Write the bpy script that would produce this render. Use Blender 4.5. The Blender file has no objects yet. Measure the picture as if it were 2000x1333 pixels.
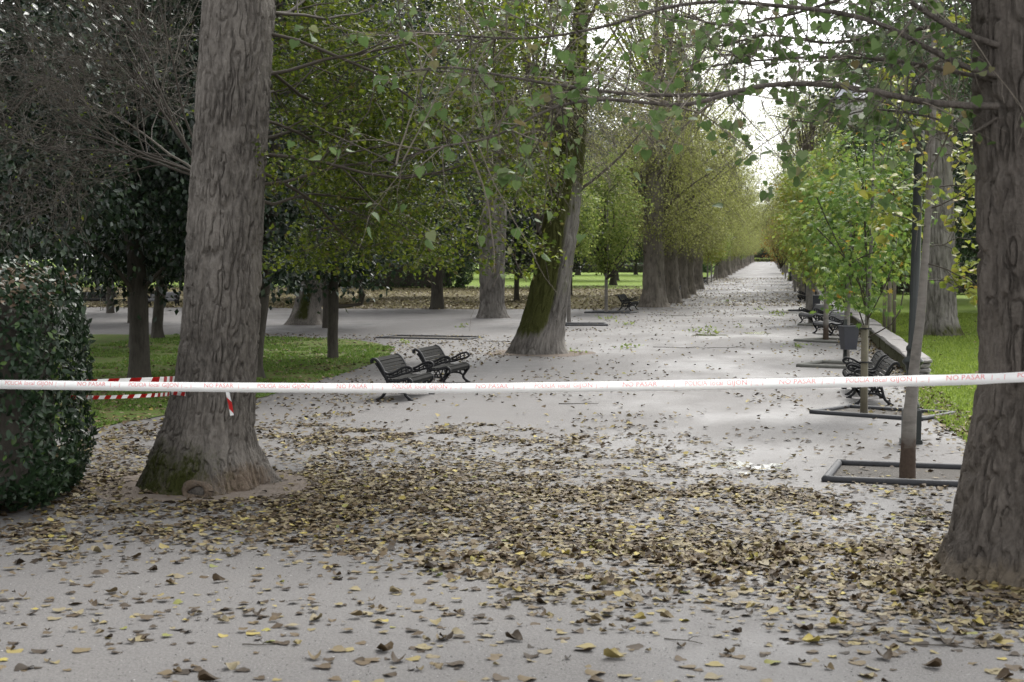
import bpy, math, random
import numpy as np
from mathutils import Euler, Vector

# ------------------------------------------------------------------ camera, world, light, exposure
scene = bpy.context.scene
COL = scene.collection
CAM_H, FPX = 2.6, 3222.0                       # eye height (m), focal length in photo pixels (photo is 2000 wide)
PITCH = math.atan(168.5 / FPX)
YAW = math.atan(500.0 * math.cos(PITCH) / FPX)  # the avenue runs along +Y
cam_d = bpy.data.cameras.new('camera'); cam = bpy.data.objects.new('camera', cam_d); COL.objects.link(cam)
cam.location = (0, 0, CAM_H); cam.rotation_euler = (math.pi / 2 - PITCH, 0, YAW)
cam_d.sensor_width = 36.0; cam_d.lens = 36.0 * FPX / 2000.0
cam_d.clip_start = 0.1; cam_d.clip_end = 3000
cam_d.dof.use_dof = True; cam_d.dof.focus_distance = 27.0; cam_d.dof.aperture_fstop = 4.0
scene.camera = cam

SUN_EL, SUN_AZ = math.radians(50), math.radians(16)   # azimuth clockwise from +Y
world = bpy.data.worlds.new('World'); scene.world = world; world.use_nodes = True
wn, wl = world.node_tree.nodes, world.node_tree.links
sky = wn.new('ShaderNodeTexSky'); sky.sky_type = 'NISHITA'; sky.sun_disc = False
sky.sun_elevation = SUN_EL; sky.sun_rotation = SUN_AZ
sky.air_density = 1.0; sky.dust_density = 2.0; sky.ozone_density = 1.0
hs = wn.new('ShaderNodeHueSaturation'); hs.inputs['Saturation'].default_value = 0.06
bg = wn['Background']; bg.inputs['Strength'].default_value = 0.15
wl.new(sky.outputs[0], hs.inputs['Color']); wl.new(hs.outputs[0], bg.inputs['Color'])
sun_d = bpy.data.lights.new('sun', 'SUN'); sun = bpy.data.objects.new('sun', sun_d); COL.objects.link(sun)
sun_d.energy = 1.3; sun_d.angle = math.radians(30); sun_d.color = (1.0, 0.96, 0.90)
sun.rotation_euler = (math.pi / 2 - SUN_EL, 0, math.pi - SUN_AZ)
sun.location = (0, 0, 60)
vs = scene.view_settings
vs.view_transform = 'Standard'; vs.look = 'None'; vs.gamma = 1.0; vs.use_curve_mapping = False
vs.exposure = 1.56
scene.render.engine = 'CYCLES'
cy = scene.cycles
cy.max_bounces = 6; cy.diffuse_bounces = 3; cy.glossy_bounces = 2; cy.transmission_bounces = 3; cy.transparent_max_bounces = 4
cy.caustics_reflective = False; cy.caustics_refractive = False
cy.use_denoising = True; cy.denoising_input_passes = 'RGB_ALBEDO_NORMAL'; cy.denoising_prefilter = 'ACCURATE'

# ------------------------------------------------------------------ helpers
ROT = np.array(Euler((math.pi / 2 - PITCH, 0, YAW)).to_matrix())
def ray(u, v):
    return ROT @ np.array([(u - 1000.0) / FPX, -(v - 666.5) / FPX, -1.0])
def G(u, v, z=0.0):                            # photo pixel -> place on the ground
    d = ray(u, v); t = (z - CAM_H) / d[2]
    return np.array([d[0] * t, d[1] * t, z])
def P(u, v, Y):                                # photo pixel at distance Y down the avenue
    d = ray(u, v); t = Y / d[1]
    return np.array([d[0] * t, Y, CAM_H + d[2] * t])
def pix(p):                                    # world (n,3) -> photo pixels
    q = (np.asarray(p, float) - np.array([0, 0, CAM_H])) @ ROT
    return 1000 + FPX * q[..., 0] / -q[..., 2], 666.5 - FPX * q[..., 1] / -q[..., 2]

def _h(ix, iy, iz, s):
    h = (ix * 374761393 + iy * 668265263 + iz * 2147483647 + s * 1274126177) & 0xFFFFFFFF
    h = ((h ^ (h >> 13)) * 1274126177) & 0xFFFFFFFF
    return ((h ^ (h >> 16)) & 0xFFFF) / 65535.0
def vnoise(p, s=0):
    p = np.asarray(p, float); i = np.floor(p).astype(np.int64); f = p - i
    f = f * f * f * (f * (f * 6 - 15) + 10); r = 0
    for a in (0, 1):
        for b in (0, 1):
            for c in (0, 1):
                w = (f[..., 0] if a else 1 - f[..., 0]) * (f[..., 1] if b else 1 - f[..., 1]) * (f[..., 2] if c else 1 - f[..., 2])
                r = r + w * _h(i[..., 0] + a, i[..., 1] + b, i[..., 2] + c, s)
    return r
def fbm(p, o=4, s=0):
    r = 0; a = .5; t = 0
    for k in range(o):
        r = r + a * vnoise(p, s + k); t += a; a *= .5; p = p * 2.03
    return r / t
def sstep(a, b, x):
    t = np.clip((x - a) / (b - a), 0, 1); return t * t * (3 - 2 * t)
def nrmz(v):
    return v / np.maximum(np.linalg.norm(v, axis=-1, keepdims=True), 1e-9)

class Geo:
    def __init__(s): s.V = []; s.F = []; s.M = []; s.n = 0
    def add(s, V, F, m=0):
        V = np.asarray(V, float).reshape(-1, 3)
        for f in (F if isinstance(F, list) else [F]):
            f = np.asarray(f, np.int64)
            if len(f): s.F.append(f + s.n); s.M.append(m)
        s.V.append(V); s.n += len(V)
    def mesh(s, name, mats, smooth=True):
        me = bpy.data.meshes.new(name)
        V = np.concatenate(s.V) if s.V else np.zeros((0, 3))
        me.vertices.add(len(V)); me.vertices.foreach_set('co', V.astype(np.float32).ravel())
        tot = np.concatenate([np.full(len(f), f.shape[1]) for f in s.F]); loops = np.concatenate([f.ravel() for f in s.F])
        mi = np.concatenate([np.full(len(f), m) for f, m in zip(s.F, s.M)])
        me.loops.add(len(loops)); me.loops.foreach_set('vertex_index', loops.astype(np.int32))
        me.polygons.add(len(tot)); st = np.concatenate([[0], np.cumsum(tot)[:-1]])
        me.polygons.foreach_set('loop_start', st.astype(np.int32)); me.polygons.foreach_set('loop_total', tot.astype(np.int32))
        me.polygons.foreach_set('material_index', mi.astype(np.int32))
        me.polygons.foreach_set('use_smooth', np.full(len(tot), bool(smooth)))
        for m in (mats if isinstance(mats, (list, tuple)) else [mats]): me.materials.append(m)
        me.update(calc_edges=True); me.validate()
        return me
def merge(a, b):
    off = a.n; a.V += b.V; a.n += b.n; a.F += [f + off for f in b.F]; a.M += b.M; return a
def attr(me, name, vals):
    a = me.attributes.new(name, 'FLOAT', 'POINT'); a.data.foreach_set('value', np.asarray(vals, np.float32))

def tag(o, label=None, cat=None, group=None, kind=None):
    if label: o['label'] = label
    if cat: o['category'] = cat
    if group: o['group'] = group
    if kind: o['kind'] = kind
    return o
def link(name, me, parent=None, loc=None, rz=0.0):
    o = bpy.data.objects.new(name, me); COL.objects.link(o)
    if parent is not None: o.parent = parent
    if loc is not None: o.location = [float(c) for c in loc]
    if rz: o.rotation_euler = (0, 0, rz)
    return o
def thing(name, label, cat, loc=(0, 0, 0), rz=0.0, group=None):
    o = link(name, None, None, loc, rz); o.empty_display_size = .3
    return tag(o, label, cat, group)
def gobj(name, g, mats, parent=None, smooth=True, loc=None):
    return link(name, g.mesh(name, mats, smooth), parent, loc)
def copy_tree(o, loc, rz=0.0, scale=None, label=None, group=None, parent=None):
    r = o.copy(); COL.objects.link(r)
    if parent is None:
        r.location = [float(c) for c in loc]; r.rotation_euler = (0, 0, rz)
        if scale is not None: r.scale = scale if hasattr(scale, '__len__') else (scale,) * 3
        if label: r['label'] = label
        if group: r['group'] = group
    else:
        r.parent = parent
    for ch in list(o.children): copy_tree(ch, None, parent=r)
    return r

def box(g, c, s, m=0, bev=0.0, R=None):
    x, y, z = np.array(s) / 2.0
    if bev <= 0:
        V = np.array([[a * x, b * y, d * z] for a in (-1, 1) for b in (-1, 1) for d in (-1, 1)])
        F = np.array([[0, 1, 3, 2], [4, 6, 7, 5], [0, 4, 5, 1], [2, 3, 7, 6], [0, 2, 6, 4], [1, 5, 7, 3]])
    else:                                       # chamfered along the top rim
        b = bev
        V = np.array([[-x, -y, -z], [x, -y, -z], [x, y, -z], [-x, y, -z], [-x, -y, z - b], [x, -y, z - b], [x, y, z - b], [-x, y, z - b],
                      [-x + b, -y + b, z], [x - b, -y + b, z], [x - b, y - b, z], [-x + b, y - b, z]])
        F = np.array([[3, 2, 1, 0], [0, 1, 5, 4], [1, 2, 6, 5], [2, 3, 7, 6], [3, 0, 4, 7], [4, 5, 9, 8], [5, 6, 10, 9], [6, 7, 11, 10], [7, 4, 8, 11], [8, 9, 10, 11]])
    if R is not None: V = V @ np.asarray(R).T
    g.add(V + np.asarray(c, float), F, m)
def tube(g, pts, rad, sides=6, m=0, cap=False):
    pts = np.asarray(pts, float); n = len(pts); rad = np.broadcast_to(np.asarray(rad, float), (n,))
    t = nrmz(np.gradient(pts, axis=0)); ref = np.array([.31, .17, .93]) if abs(t[0][2]) < .8 else np.array([.93, .31, .17])
    a = nrmz(np.cross(t, ref)); b = np.cross(t, a)
    th = np.arange(sides) * 2 * np.pi / sides
    V = pts[:, None] + rad[:, None, None] * (np.cos(th)[None, :, None] * a[:, None] + np.sin(th)[None, :, None] * b[:, None])
    i = np.arange(n - 1)[:, None] * sides; j = np.arange(sides)[None]; k = (j + 1) % sides
    F = [np.stack([i + j, i + k, i + sides + k, i + sides + j], -1).reshape(-1, 4)]
    if cap: F += [np.arange(sides)[None, ::-1], (np.arange(sides) + (n - 1) * sides)[None]]
    g.add(V.reshape(-1, 3), F, m)
def lathe(g, prof, c=(0, 0, 0), sides=20, m=0):
    prof = np.array(prof, float); th = np.arange(sides) * 2 * np.pi / sides; n = len(prof)
    V = np.stack([prof[:, :1] * np.cos(th), prof[:, :1] * np.sin(th), np.repeat(prof[:, 1:], sides, 1)], -1).reshape(-1, 3)
    i = np.arange(n - 1)[:, None] * sides; j = np.arange(sides)[None]; k = (j + 1) % sides
    g.add(V + np.asarray(c, float), [np.stack([i + j, i + k, i + sides + k, i + sides + j], -1).reshape(-1, 4)], m)
def smooth_path(p, n):
    p = np.asarray(p, float); t = np.linspace(0, len(p) - 1, n); i = np.clip(t.astype(int), 0, len(p) - 2); f = (t - i)[:, None]
    q = np.concatenate([2 * p[:1] - p[1:2], p, 2 * p[-1:] - p[-2:-1]])
    a, b, c, d = q[i], q[i + 1], q[i + 2], q[i + 3]
    return .5 * (2 * b + (c - a) * f + (2 * a - 5 * b + 4 * c - d) * f ** 2 + (3 * b - a - 3 * c + d) * f ** 3)

# leaf shapes: base at the origin, tip along +y, upper side +z
DIA = (np.array([[0, 0, 0], [.33, .45, .07], [0, 1, -.03], [-.33, .45, .07]]), [np.array([[0, 1, 2], [0, 2, 3]])])
def heart(bend=.15, fold=.12):
    o = [(0, .1), (.2, 0), (.42, .08), (.5, .3), (.4, .58), (.2, .82), (0, 1.05)]
    R = [(x, y) for x, y in o]; L = [(-x, y) for x, y in o[1:-1]][::-1]
    mid = [(0, .38), (0, .7)]
    pts = np.array(R + L + mid); z = fold * np.abs(pts[:, 0]) * 2 - bend * (pts[:, 1] - .3) ** 2
    n = len(R + L); c0, c1 = n, n + 1
    F = [[0, 1, c0], [1, 2, c0], [2, 3, c0], [3, c1, c0], [3, 4, c1], [4, 5, c1], [5, 6, c1], [6, 7, c1], [7, 8, c1], [8, 9, c1], [9, c0, c1], [9, 10, c0], [10, 11, c0], [11, 0, c0]]
    return np.column_stack([pts, z]), [np.array(F)]
HEART = heart()
def maple():
    a = np.radians([-90, -55, -25, 5, 25, 50, 68, 90, 112, 130, 155, 175, 205, 235]); r = [.08, .42, .28, .6, .3, .72, .42, .85, .42, .72, .3, .6, .28, .42]
    r = np.array(r) * .62; pts = np.column_stack([np.cos(a) * r, np.sin(a) * r + .3, -.25 * r ** 2]); n = len(pts)
    V = np.concatenate([pts, [[0, .3, .03]]]); F = np.array([[i, (i + 1) % n, n] for i in range(n)])
    return V, [F]
MAPLE = maple()
def scatter(g, tmpl, pos, nrm, dr, sc, m=0):
    T, F = tmpl; pos = np.asarray(pos, float); n = len(pos)
    if n == 0: return
    nrm = nrmz(nrm); y = nrmz(dr - (dr * nrm).sum(-1, keepdims=True) * nrm); x = np.cross(y, nrm)
    sc = np.broadcast_to(np.asarray(sc, float), (n,))[:, None, None]
    V = pos[:, None] + sc * (T[None, :, :1] * x[:, None] + T[None, :, 1:2] * y[:, None] + T[None, :, 2:] * nrm[:, None])
    off = (np.arange(n) * len(T))[:, None, None]
    g.add(V.reshape(-1, 3), [(f[None] + off).reshape(-1, f.shape[1]) for f in F], m)

# ------------------------------------------------------------------ materials
def ntree(name):
    m = bpy.data.materials.new(name); m.use_nodes = True; t = m.node_tree
    return m, t.nodes, t.links, t.nodes['Principled BSDF']
def ramp(N, stops, interp='LINEAR'):
    r = N.new('ShaderNodeValToRGB'); e = r.color_ramp.elements; r.color_ramp.interpolation = interp
    while len(e) < len(stops): e.new(.5)
    for el, (p, c) in zip(e, stops): el.position = p; el.color = (*c, 1) if len(c) == 3 else c
    return r
def noise(N, L, vec, scale, detail=4, rough=.55):
    n = N.new('ShaderNodeTexNoise'); n.inputs['Scale'].default_value = scale; n.inputs['Detail'].default_value = detail; n.inputs['Roughness'].default_value = rough
    if vec is not None: L.new(vec, n.inputs['Vector'])
    return n.outputs['Fac']
def mapping(N, L, sc, kind='Object'):
    tc = N.new('ShaderNodeTexCoord'); mp = N.new('ShaderNodeMapping'); mp.inputs['Scale'].default_value = sc
    L.new(tc.outputs[kind], mp.inputs['Vector']); return mp.outputs[0]
def mathn(N, L, op, a, b=None, clamp=False):
    n = N.new('ShaderNodeMath'); n.operation = op; n.use_clamp = clamp
    for k, v in ((0, a), (1, b)):
        if v is None: continue
        if isinstance(v, (int, float)): n.inputs[k].default_value = v
        else: L.new(v, n.inputs[k])
    return n.outputs[0]
def mix(N, L, fac, a, b):
    n = N.new('ShaderNodeMix'); n.data_type = 'RGBA'
    for k, v in ((0, fac), (6, a), (7, b)):
        if isinstance(v, (int, float)): n.inputs[k].default_value = v
        elif isinstance(v, tuple): n.inputs[k].default_value = (*v, 1)
        else: L.new(v, n.inputs[k])
    return n.outputs[2]
def bump(N, L, h, dist, strength=1.0):
    b = N.new('ShaderNodeBump'); b.inputs['Distance'].default_value = dist; b.inputs['Strength'].default_value = strength
    L.new(h, b.inputs['Height']); return b.outputs[0]
def leaf_mat(name, stops, rough=.5, transl=.3, spec=.4, interp='LINEAR'):
    m, N, L, b = ntree(name)
    ge = N.new('ShaderNodeNewGeometry'); oi = N.new('ShaderNodeObjectInfo')
    v = mathn(N, L, 'FRACT', mathn(N, L, 'ADD', ge.outputs['Random Per Island'], oi.outputs['Random']))
    r = ramp(N, stops, interp); L.new(v, r.inputs[0]); L.new(r.outputs[0], b.inputs['Base Color'])
    b.inputs['Roughness'].default_value = rough; b.inputs['Specular IOR Level'].default_value = spec
    if transl > 0:
        tr = N.new('ShaderNodeBsdfTranslucent'); L.new(r.outputs[0], tr.inputs['Color'])
        mx = N.new('ShaderNodeMixShader'); mx.inputs[0].default_value = transl
        L.new(b.outputs[0], mx.inputs[1]); L.new(tr.outputs[0], mx.inputs[2]); L.new(mx.outputs[0], N['Material Output'].inputs['Surface'])
    return m
def bark_mat(name, c0, c1, moss=(.055, .065, .012), earth=(.17, .12, .085), fz=.3, sc=16, dist=.02):
    m, N, L, b = ntree(name)
    vec = mapping(N, L, (1, 1, fz)); n1 = noise(N, L, vec, sc, 5, .6); n2 = noise(N, L, mapping(N, L, (1, 1, .5)), 2.2, 4)
    n3 = noise(N, L, mapping(N, L, (1, 1, 1)), 30, 4, .65)
    rb = ramp(N, [(.34, (0,) * 3), (.6, (1,) * 3)]); L.new(n1, rb.inputs[0]); col = mix(N, L, mathn(N, L, 'MULTIPLY', mathn(N, L, 'ADD', rb.outputs[0], n2), .58), c0, c1)
    r = ramp(N, [(.42, (0, 0, 0)), (.62, (1, 1, 1))]); L.new(n2, r.inputs[0])
    col = mix(N, L, mathn(N, L, 'MULTIPLY', r.outputs[0], .35), col, tuple(min(1, c * 1.35) for c in c1))
    for nm, cc in (('earth', earth), ('moss', moss)):
        at = N.new('ShaderNodeAttribute'); at.attribute_name = nm
        k = mathn(N, L, 'MULTIPLY', mathn(N, L, 'SUBTRACT', mathn(N, L, 'ADD', at.outputs['Fac'], mathn(N, L, 'ADD', mathn(N, L, 'MULTIPLY', n2, .9), mathn(N, L, 'MULTIPLY', n1, .8))), 1.32), 3.2, True)
        k = mathn(N, L, 'MULTIPLY', k, mathn(N, L, 'GREATER_THAN', at.outputs['Fac'], .02))
        col = mix(N, L, k, col, mix(N, L, n3, tuple(c * .6 for c in cc), tuple(c * 1.5 for c in cc)))
    L.new(col, b.inputs['Base Color']); b.inputs['Roughness'].default_value = .9; b.inputs['Specular IOR Level'].default_value = .15
    h = mathn(N, L, 'ADD', n1, mathn(N, L, 'MULTIPLY', n3, .35)); L.new(bump(N, L, h, dist), b.inputs['Normal'])
    return m
def plain(name, c, rough=.6, metal=0.0, spec=.4, var=.25, sc=6, bd=0.0):
    m, N, L, b = ntree(name); n = noise(N, L, mapping(N, L, (1, 1, 1)), sc, 5, .6)
    L.new(mix(N, L, n, tuple(x * (1 - var) for x in c), tuple(min(1, x * (1 + var)) for x in c)), b.inputs['Base Color'])
    b.inputs['Roughness'].default_value = rough; b.inputs['Metallic'].default_value = metal; b.inputs['Specular IOR Level'].default_value = spec
    if bd: L.new(bump(N, L, noise(N, L, mapping(N, L, (1, 1, 1)), sc * 6, 4), bd), b.inputs['Normal'])
    return m

def ground_mat():
    m, N, L, b = ntree('gravel'); v = mapping(N, L, (1, 1, 1))
    big = noise(N, L, v, .22, 5, .55); mid = noise(N, L, v, 1.6, 5, .6); fine = noise(N, L, v, 48, 4, .75); grit = noise(N, L, v, 28, 4, .7)
    c = mix(N, L, big, (.072, .068, .064), (.13, .123, .116))
    c = mix(N, L, mathn(N, L, 'MULTIPLY', mathn(N, L, 'SUBTRACT', mid, .3, True), 1.3, True), c, (.082, .079, .079))
    r = ramp(N, [(.40, (.0,) * 3), (.60, (1,) * 3)]); L.new(fine, r.inputs[0])
    c = mix(N, L, r.outputs[0], mix(N, L, .5, c, (.06, .055, .053)), mix(N, L, .2, c, (.30, .29, .285)))
    r2 = ramp(N, [(.3, (1,) * 3), (.42, (0,) * 3)]); L.new(grit, r2.inputs[0]); c = mix(N, L, mathn(N, L, 'MULTIPLY', r2.outputs[0], .5), c, (.06, .055, .05))
    wet = ramp(N, [(.44, (0,) * 3), (.64, (1,) * 3)]); L.new(noise(N, L, mapping(N, L, (.7, .35, 1)), .5, 5, .6), wet.inputs[0])
    c = mix(N, L, mathn(N, L, 'MULTIPLY', wet.outputs[0], .55), c, (.052, .049, .049))
    L.new(c, b.inputs['Base Color'])
    L.new(mathn(N, L, 'SUBTRACT', .78, mathn(N, L, 'MULTIPLY', wet.outputs[0], .34)), b.inputs['Roughness'])
    b.inputs['Specular IOR Level'].default_value = .4
    h = mathn(N, L, 'ADD', mathn(N, L, 'MULTIPLY', grit, .6), mathn(N, L, 'ADD', mathn(N, L, 'MULTIPLY', fine, .4), mathn(N, L, 'MULTIPLY', mid, 2.0)))
    L.new(bump(N, L, h, .014, .8), b.inputs['Normal']); return m
def lawn_mat(name, ca, cb, dirt, amount):
    m, N, L, b = ntree(name); v = mapping(N, L, (1, 1, 1))
    a = noise(N, L, v, .35, 4); f = noise(N, L, v, 40, 4, .7); f2 = noise(N, L, v, 5, 5, .7)
    c = mix(N, L, f, tuple(x * .6 for x in ca), tuple(x * 1.35 for x in cb)); c = mix(N, L, mathn(N, L, 'MULTIPLY', a, .8), c, tuple(x * .8 for x in ca))
    r = ramp(N, [(amount, (0,) * 3), (amount + .1, (1,) * 3)]); L.new(f2, r.inputs[0]); c = mix(N, L, r.outputs[0], c, dirt)
    L.new(c, b.inputs['Base Color']); b.inputs['Roughness'].default_value = .9; b.inputs['Specular IOR Level'].default_value = .1
    L.new(bump(N, L, mathn(N, L, 'ADD', f, f2), .05, .7), b.inputs['Normal']); return m

M = {}
M['gravel'] = ground_mat()
M['lawn'] = lawn_mat('lawn_sunny', (.125, .185, .035), (.19, .26, .05), (.10, .09, .04), .66)  # lighter greens paint in the open light on this lawn
M['lawn_shade'] = lawn_mat('lawn_shaded_leafy', (.07, .12, .025), (.12, .18, .04), (.13, .095, .05), .5)  # darker greens paint in the tree shade; brown spots are fallen leaves
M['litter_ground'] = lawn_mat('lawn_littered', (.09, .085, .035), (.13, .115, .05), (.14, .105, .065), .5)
M['soil'] = plain('soil', (.075, .068, .06), .95, var=.5, sc=14, bd=.02)
M['barkA'] = bark_mat('bark_grey', (.032, .028, .025), (.185, .168, .15), moss=(.03, .034, .008), earth=(.13, .10, .075), sc=26, dist=.05)
M['barkB'] = bark_mat('bark_dark', (.024, .02, .017), (.13, .114, .1), moss=(.03, .034, .012), earth=(.12, .10, .078), sc=22, dist=.055)
M['barkC'] = bark_mat('bark_pale', (.045, .04, .035), (.20, .186, .17), moss=(.05, .054, .016), sc=12, dist=.05)
M['barkD'] = bark_mat('bark_row', (.05, .044, .037), (.2, .178, .152), dist=.06, sc=9)
M['barkE'] = bark_mat('bark_blackish', (.022, .02, .016), (.06, .054, .045), dist=.015)
M['barkY'] = bark_mat('bark_young', (.10, .092, .082), (.21, .195, .178), earth=(.06, .044, .034), fz=2.5, sc=8, dist=.004)
M['twig'] = plain('twig_brown', (.085, .072, .057), .85, var=.4)
M['twig_dark'] = plain('twig_dark', (.055, .046, .036), .85, var=.4)
M['twig_grey'] = plain('twig_grey', (.10, .088, .072), .85, var=.3)
M['twig_bare'] = plain('twig_bare', (.05, .042, .034), .85, var=.4)
M['twig_pale'] = plain('twig_pale', (.16, .138, .112), .85, var=.3)
M['evergreen'] = leaf_mat('leaf_evergreen', [(0, (.008, .017, .010)), (.5, (.014, .031, .015)), (.85, (.023, .046, .02)), (1, (.04, .07, .026))], .34, .12, .5)
M['hedge'] = leaf_mat('leaf_hedge', [(0, (.010, .022, .010)), (.6, (.018, .040, .016)), (.93, (.026, .05, .02)), (1, (.08, .14, .03))], .42, .12, .35)
M['hedge_dry'] = leaf_mat('leaf_hedge_dry', [(0, (.10, .065, .04)), (1, (.22, .16, .11))], .7, .2)
M['elm'] = leaf_mat('leaf_yellow_green', [(0, (.035, .055, .010)), (.5, (.075, .11, .014)), (.85, (.17, .21, .02)), (1, (.08, .06, .03))], .55, .45, .2)
M['poplar'] = leaf_mat('leaf_poplar', [(0, (.06, .10, .03)), (.5, (.085, .14, .045)), (.8, (.12, .175, .065)), (.93, (.16, .20, .10)), (1, (.14, .11, .05))], .55, .4, .2)
M['olive'] = leaf_mat('leaf_olive', [(0, (.16, .18, .045)), (.5, (.26, .28, .08)), (.85, (.36, .38, .13)), (1, (.44, .44, .22))], .6, .5, .2)
M['pale'] = leaf_mat('leaf_pale', [(0, (.14, .16, .05)), (.5, (.22, .23, .08)), (1, (.34, .33, .17))], .5, .4)
M['maple'] = leaf_mat('leaf_maple', [(0, (.12, .17, .04)), (.45, (.19, .26, .06)), (.8, (.28, .34, .08)), (1, (.38, .40, .13))], .55, .45, .2)
M['maple_blue'] = leaf_mat('leaf_maple_fresh', [(0, (.07, .13, .03)), (.5, (.12, .20, .04)), (.85, (.21, .29, .06)), (.96, (.30, .34, .07)), (1, (.45, .2, .03))], .5, .45, .25)
M['yellowing'] = leaf_mat('leaf_yellowing', [(0, (.14, .19, .03)), (.5, (.24, .28, .04)), (.9, (.28, .27, .05)), (1, (.34, .22, .05))], .45, .4)
M['orange'] = leaf_mat('leaf_orange', [(0, (.22, .10, .02)), (.5, (.38, .18, .03)), (1, (.32, .26, .06))], .5, .4)
M['forest'] = leaf_mat('leaf_forest', [(0, (.022, .045, .018)), (.5, (.045, .085, .03)), (1, (.08, .125, .045))], .45, .3)
M['litter'] = leaf_mat('leaf_litter', [(0, (.022, .015, .009)), (.25, (.055, .037, .02)), (.48, (.10, .07, .036)), (.66, (.145, .112, .06)), (.8, (.2, .17, .105)), (.9, (.2, .165, .08)), (.965, (.25, .2, .065)), (.985, (.32, .26, .06)), (1, (.13, .15, .045))], .65, .1, .2)
M['litter_far'] = leaf_mat('leaf_litter_far', [(0, (.05, .035, .02)), (.4, (.12, .09, .05)), (.8, (.24, .2, .12)), (1, (.30, .27, .1))], .6, .1, .3)
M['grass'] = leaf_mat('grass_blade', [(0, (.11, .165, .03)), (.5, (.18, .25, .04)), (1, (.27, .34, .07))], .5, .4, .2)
M['grass_shaded'] = leaf_mat('grass_blade_shaded', [(0, (.06, .11, .02)), (.5, (.10, .17, .03)), (1, (.16, .22, .05))], .5, .4, .2)  # grass colours darkened to paint in the shade on the left lawn
M['grit'] = leaf_mat('grit', [(0, (.06, .057, .055)), (.5, (.17, .16, .155)), (.85, (.27, .26, .25)), (1, (.42, .41, .40))], .7, 0, .3)
M['iron'] = plain('cast_iron_black', (.010, .010, .012), .55, 0, .3, .3, 20)
M['slat'] = plain('slat_dark_wood', (.014, .014, .013), .9, 0, .15, .35, 9, .002)
M['slat_grey'] = plain('slat_grey_wood', (.09, .09, .095), .6, 0, .4, .3, 9)
M['lamp_iron'] = plain('lamp_green_black', (.012, .016, .015), .4, 0, .5, .3, 12)
M['hood'] = plain('hood_grey', (.30, .31, .34), .4, .3, .5, .15)
M['globe'] = plain('globe_opal', (.62, .63, .6), .35, 0, .5, .06)
M['tape'] = leaf_mat('tape_white', [(0, (.95, .95, .95)), (1, (.96, .96, .96))], .4, .58, .4)
M['tape_red'] = leaf_mat('tape_red', [(0, (.60, .025, .025)), (1, (.66, .03, .03))], .4, .35, .4)
M['print'] = leaf_mat('tape_print', [(0, (.82, .28, .29)), (1, (.82, .36, .36))], .45, .45, .4)
M['stone'] = plain('wall_stone', (.22, .21, .20), .85, 0, .3, .35, 5, .02)
M['stone_moss'] = plain('wall_mossy', (.085, .085, .05), .95, 0, .1, .55, 6, .03)
M['pit'] = plain('border_pipe', (.035, .036, .04), .6, 0, .3, .35, 7, .004)
M['pit_pale'] = plain('border_pipe_worn', (.12, .12, .105), .7, 0, .4, .35, 7, .004)
M['stake'] = plain('stake_wood', (.15, .135, .10), .85, 0, .2, .4, 8, .006)
M['stake_grey'] = plain('stake_weathered', (.27, .265, .245), .85, 0, .2, .3, 8, .006)
M['rubber'] = plain('rubber_tie', (.015, .015, .015), .6)
M['bin'] = plain('bin_plastic', (.045, .046, .055), .5, 0, .4, .2)
M['white_metal'] = plain('painted_metal_pale', (.55, .55, .56), .5)
M['sign'] = plain('sign_red', (.55, .07, .05), .5)
M['dark_cloth'] = plain('cloth_dark', (.012, .012, .018), .9)
M['jacket'] = plain('cloth_jacket', (.03, .032, .045), .9)
M['skin'] = plain('skin', (.45, .28, .2), .6)
mw, N_, L_, b_ = ntree('wet_puddle'); b_.inputs['Base Color'].default_value = (.09, .085, .08, 1); b_.inputs['Roughness'].default_value = .06; b_.inputs['Specular IOR Level'].default_value = .6
L_.new(bump(N_, L_, noise(N_, L_, mapping(N_, L_, (1, 1, 1)), 22, 3), .002), b_.inputs['Normal']); M['puddle'] = mw

# ------------------------------------------------------------------ ground
def sheet(name, poly, z, mat, wob=.25, step=.6, seed=1, kind='structure'):
    pts = []
    poly = [np.array(p[:2], float) for p in poly]
    for a, b in zip(poly, poly[1:] + poly[:1]):
        n = max(1, min(120, int(np.linalg.norm(b - a) / step)))
        for k in range(n): pts.append(a + (b - a) * k / n)
    p = np.array(pts); q = np.column_stack([p * .9, np.zeros(len(p))])
    p = p + wob * 2 * np.column_stack([fbm(q, 3, seed) - .5, fbm(q + 31.7, 3, seed + 9) - .5])
    me = bpy.data.meshes.new(name); me.from_pydata([(x, y, z) for x, y in p], [], [list(range(len(p)))]); me.materials.append(mat); me.update()
    o = link(name, me); o['kind'] = kind; return o, p
g = Geo(); s = 900.0
g.add([[-s, -60, 0], [s, -60, 0], [s, 1500, 0], [-s, 1500, 0]], np.array([[0, 1, 2, 3]]))
tag(gobj('ground', g, M['gravel'], smooth=False), kind='structure')
def gp(*uv): return [G(u, v)[:2] for u, v in uv]
LAWN_L = gp((-200, 652), (400, 655), (690, 664), (772, 680), (758, 700), (700, 722), (620, 748), (520, 775), (330, 812), (150, 842), (-60, 860))
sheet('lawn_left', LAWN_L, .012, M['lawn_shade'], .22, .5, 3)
LAWN_R = [(2.75, 22.6), (3.6, 22.0), (7, 21.4), (30, 20), (300, 400), (300, 1400), (4.6, 1400), (4.2, 400), (3.7, 76), (3.55, 34.6), (2.7, 33.6), (2.6, 28)]
sheet('lawn_right', LAWN_R, .012, M['lawn'], .15, .5, 5)
sheet('littered_lawn', [(-7.2, 79), (-12, 78), (-60, 77), (-140, 80), (-140, 126), (-7.0, 126)], .010, M['litter_ground'], .8, 1.2, 7)
sheet('lawn_middle', [(-7.0, 126), (-140, 126), (-400, 400), (-400, 1400), (-7.8, 1400), (-7.5, 400), (-7.0, 235)], .012, M['lawn'], .5, 2, 8)
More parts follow.
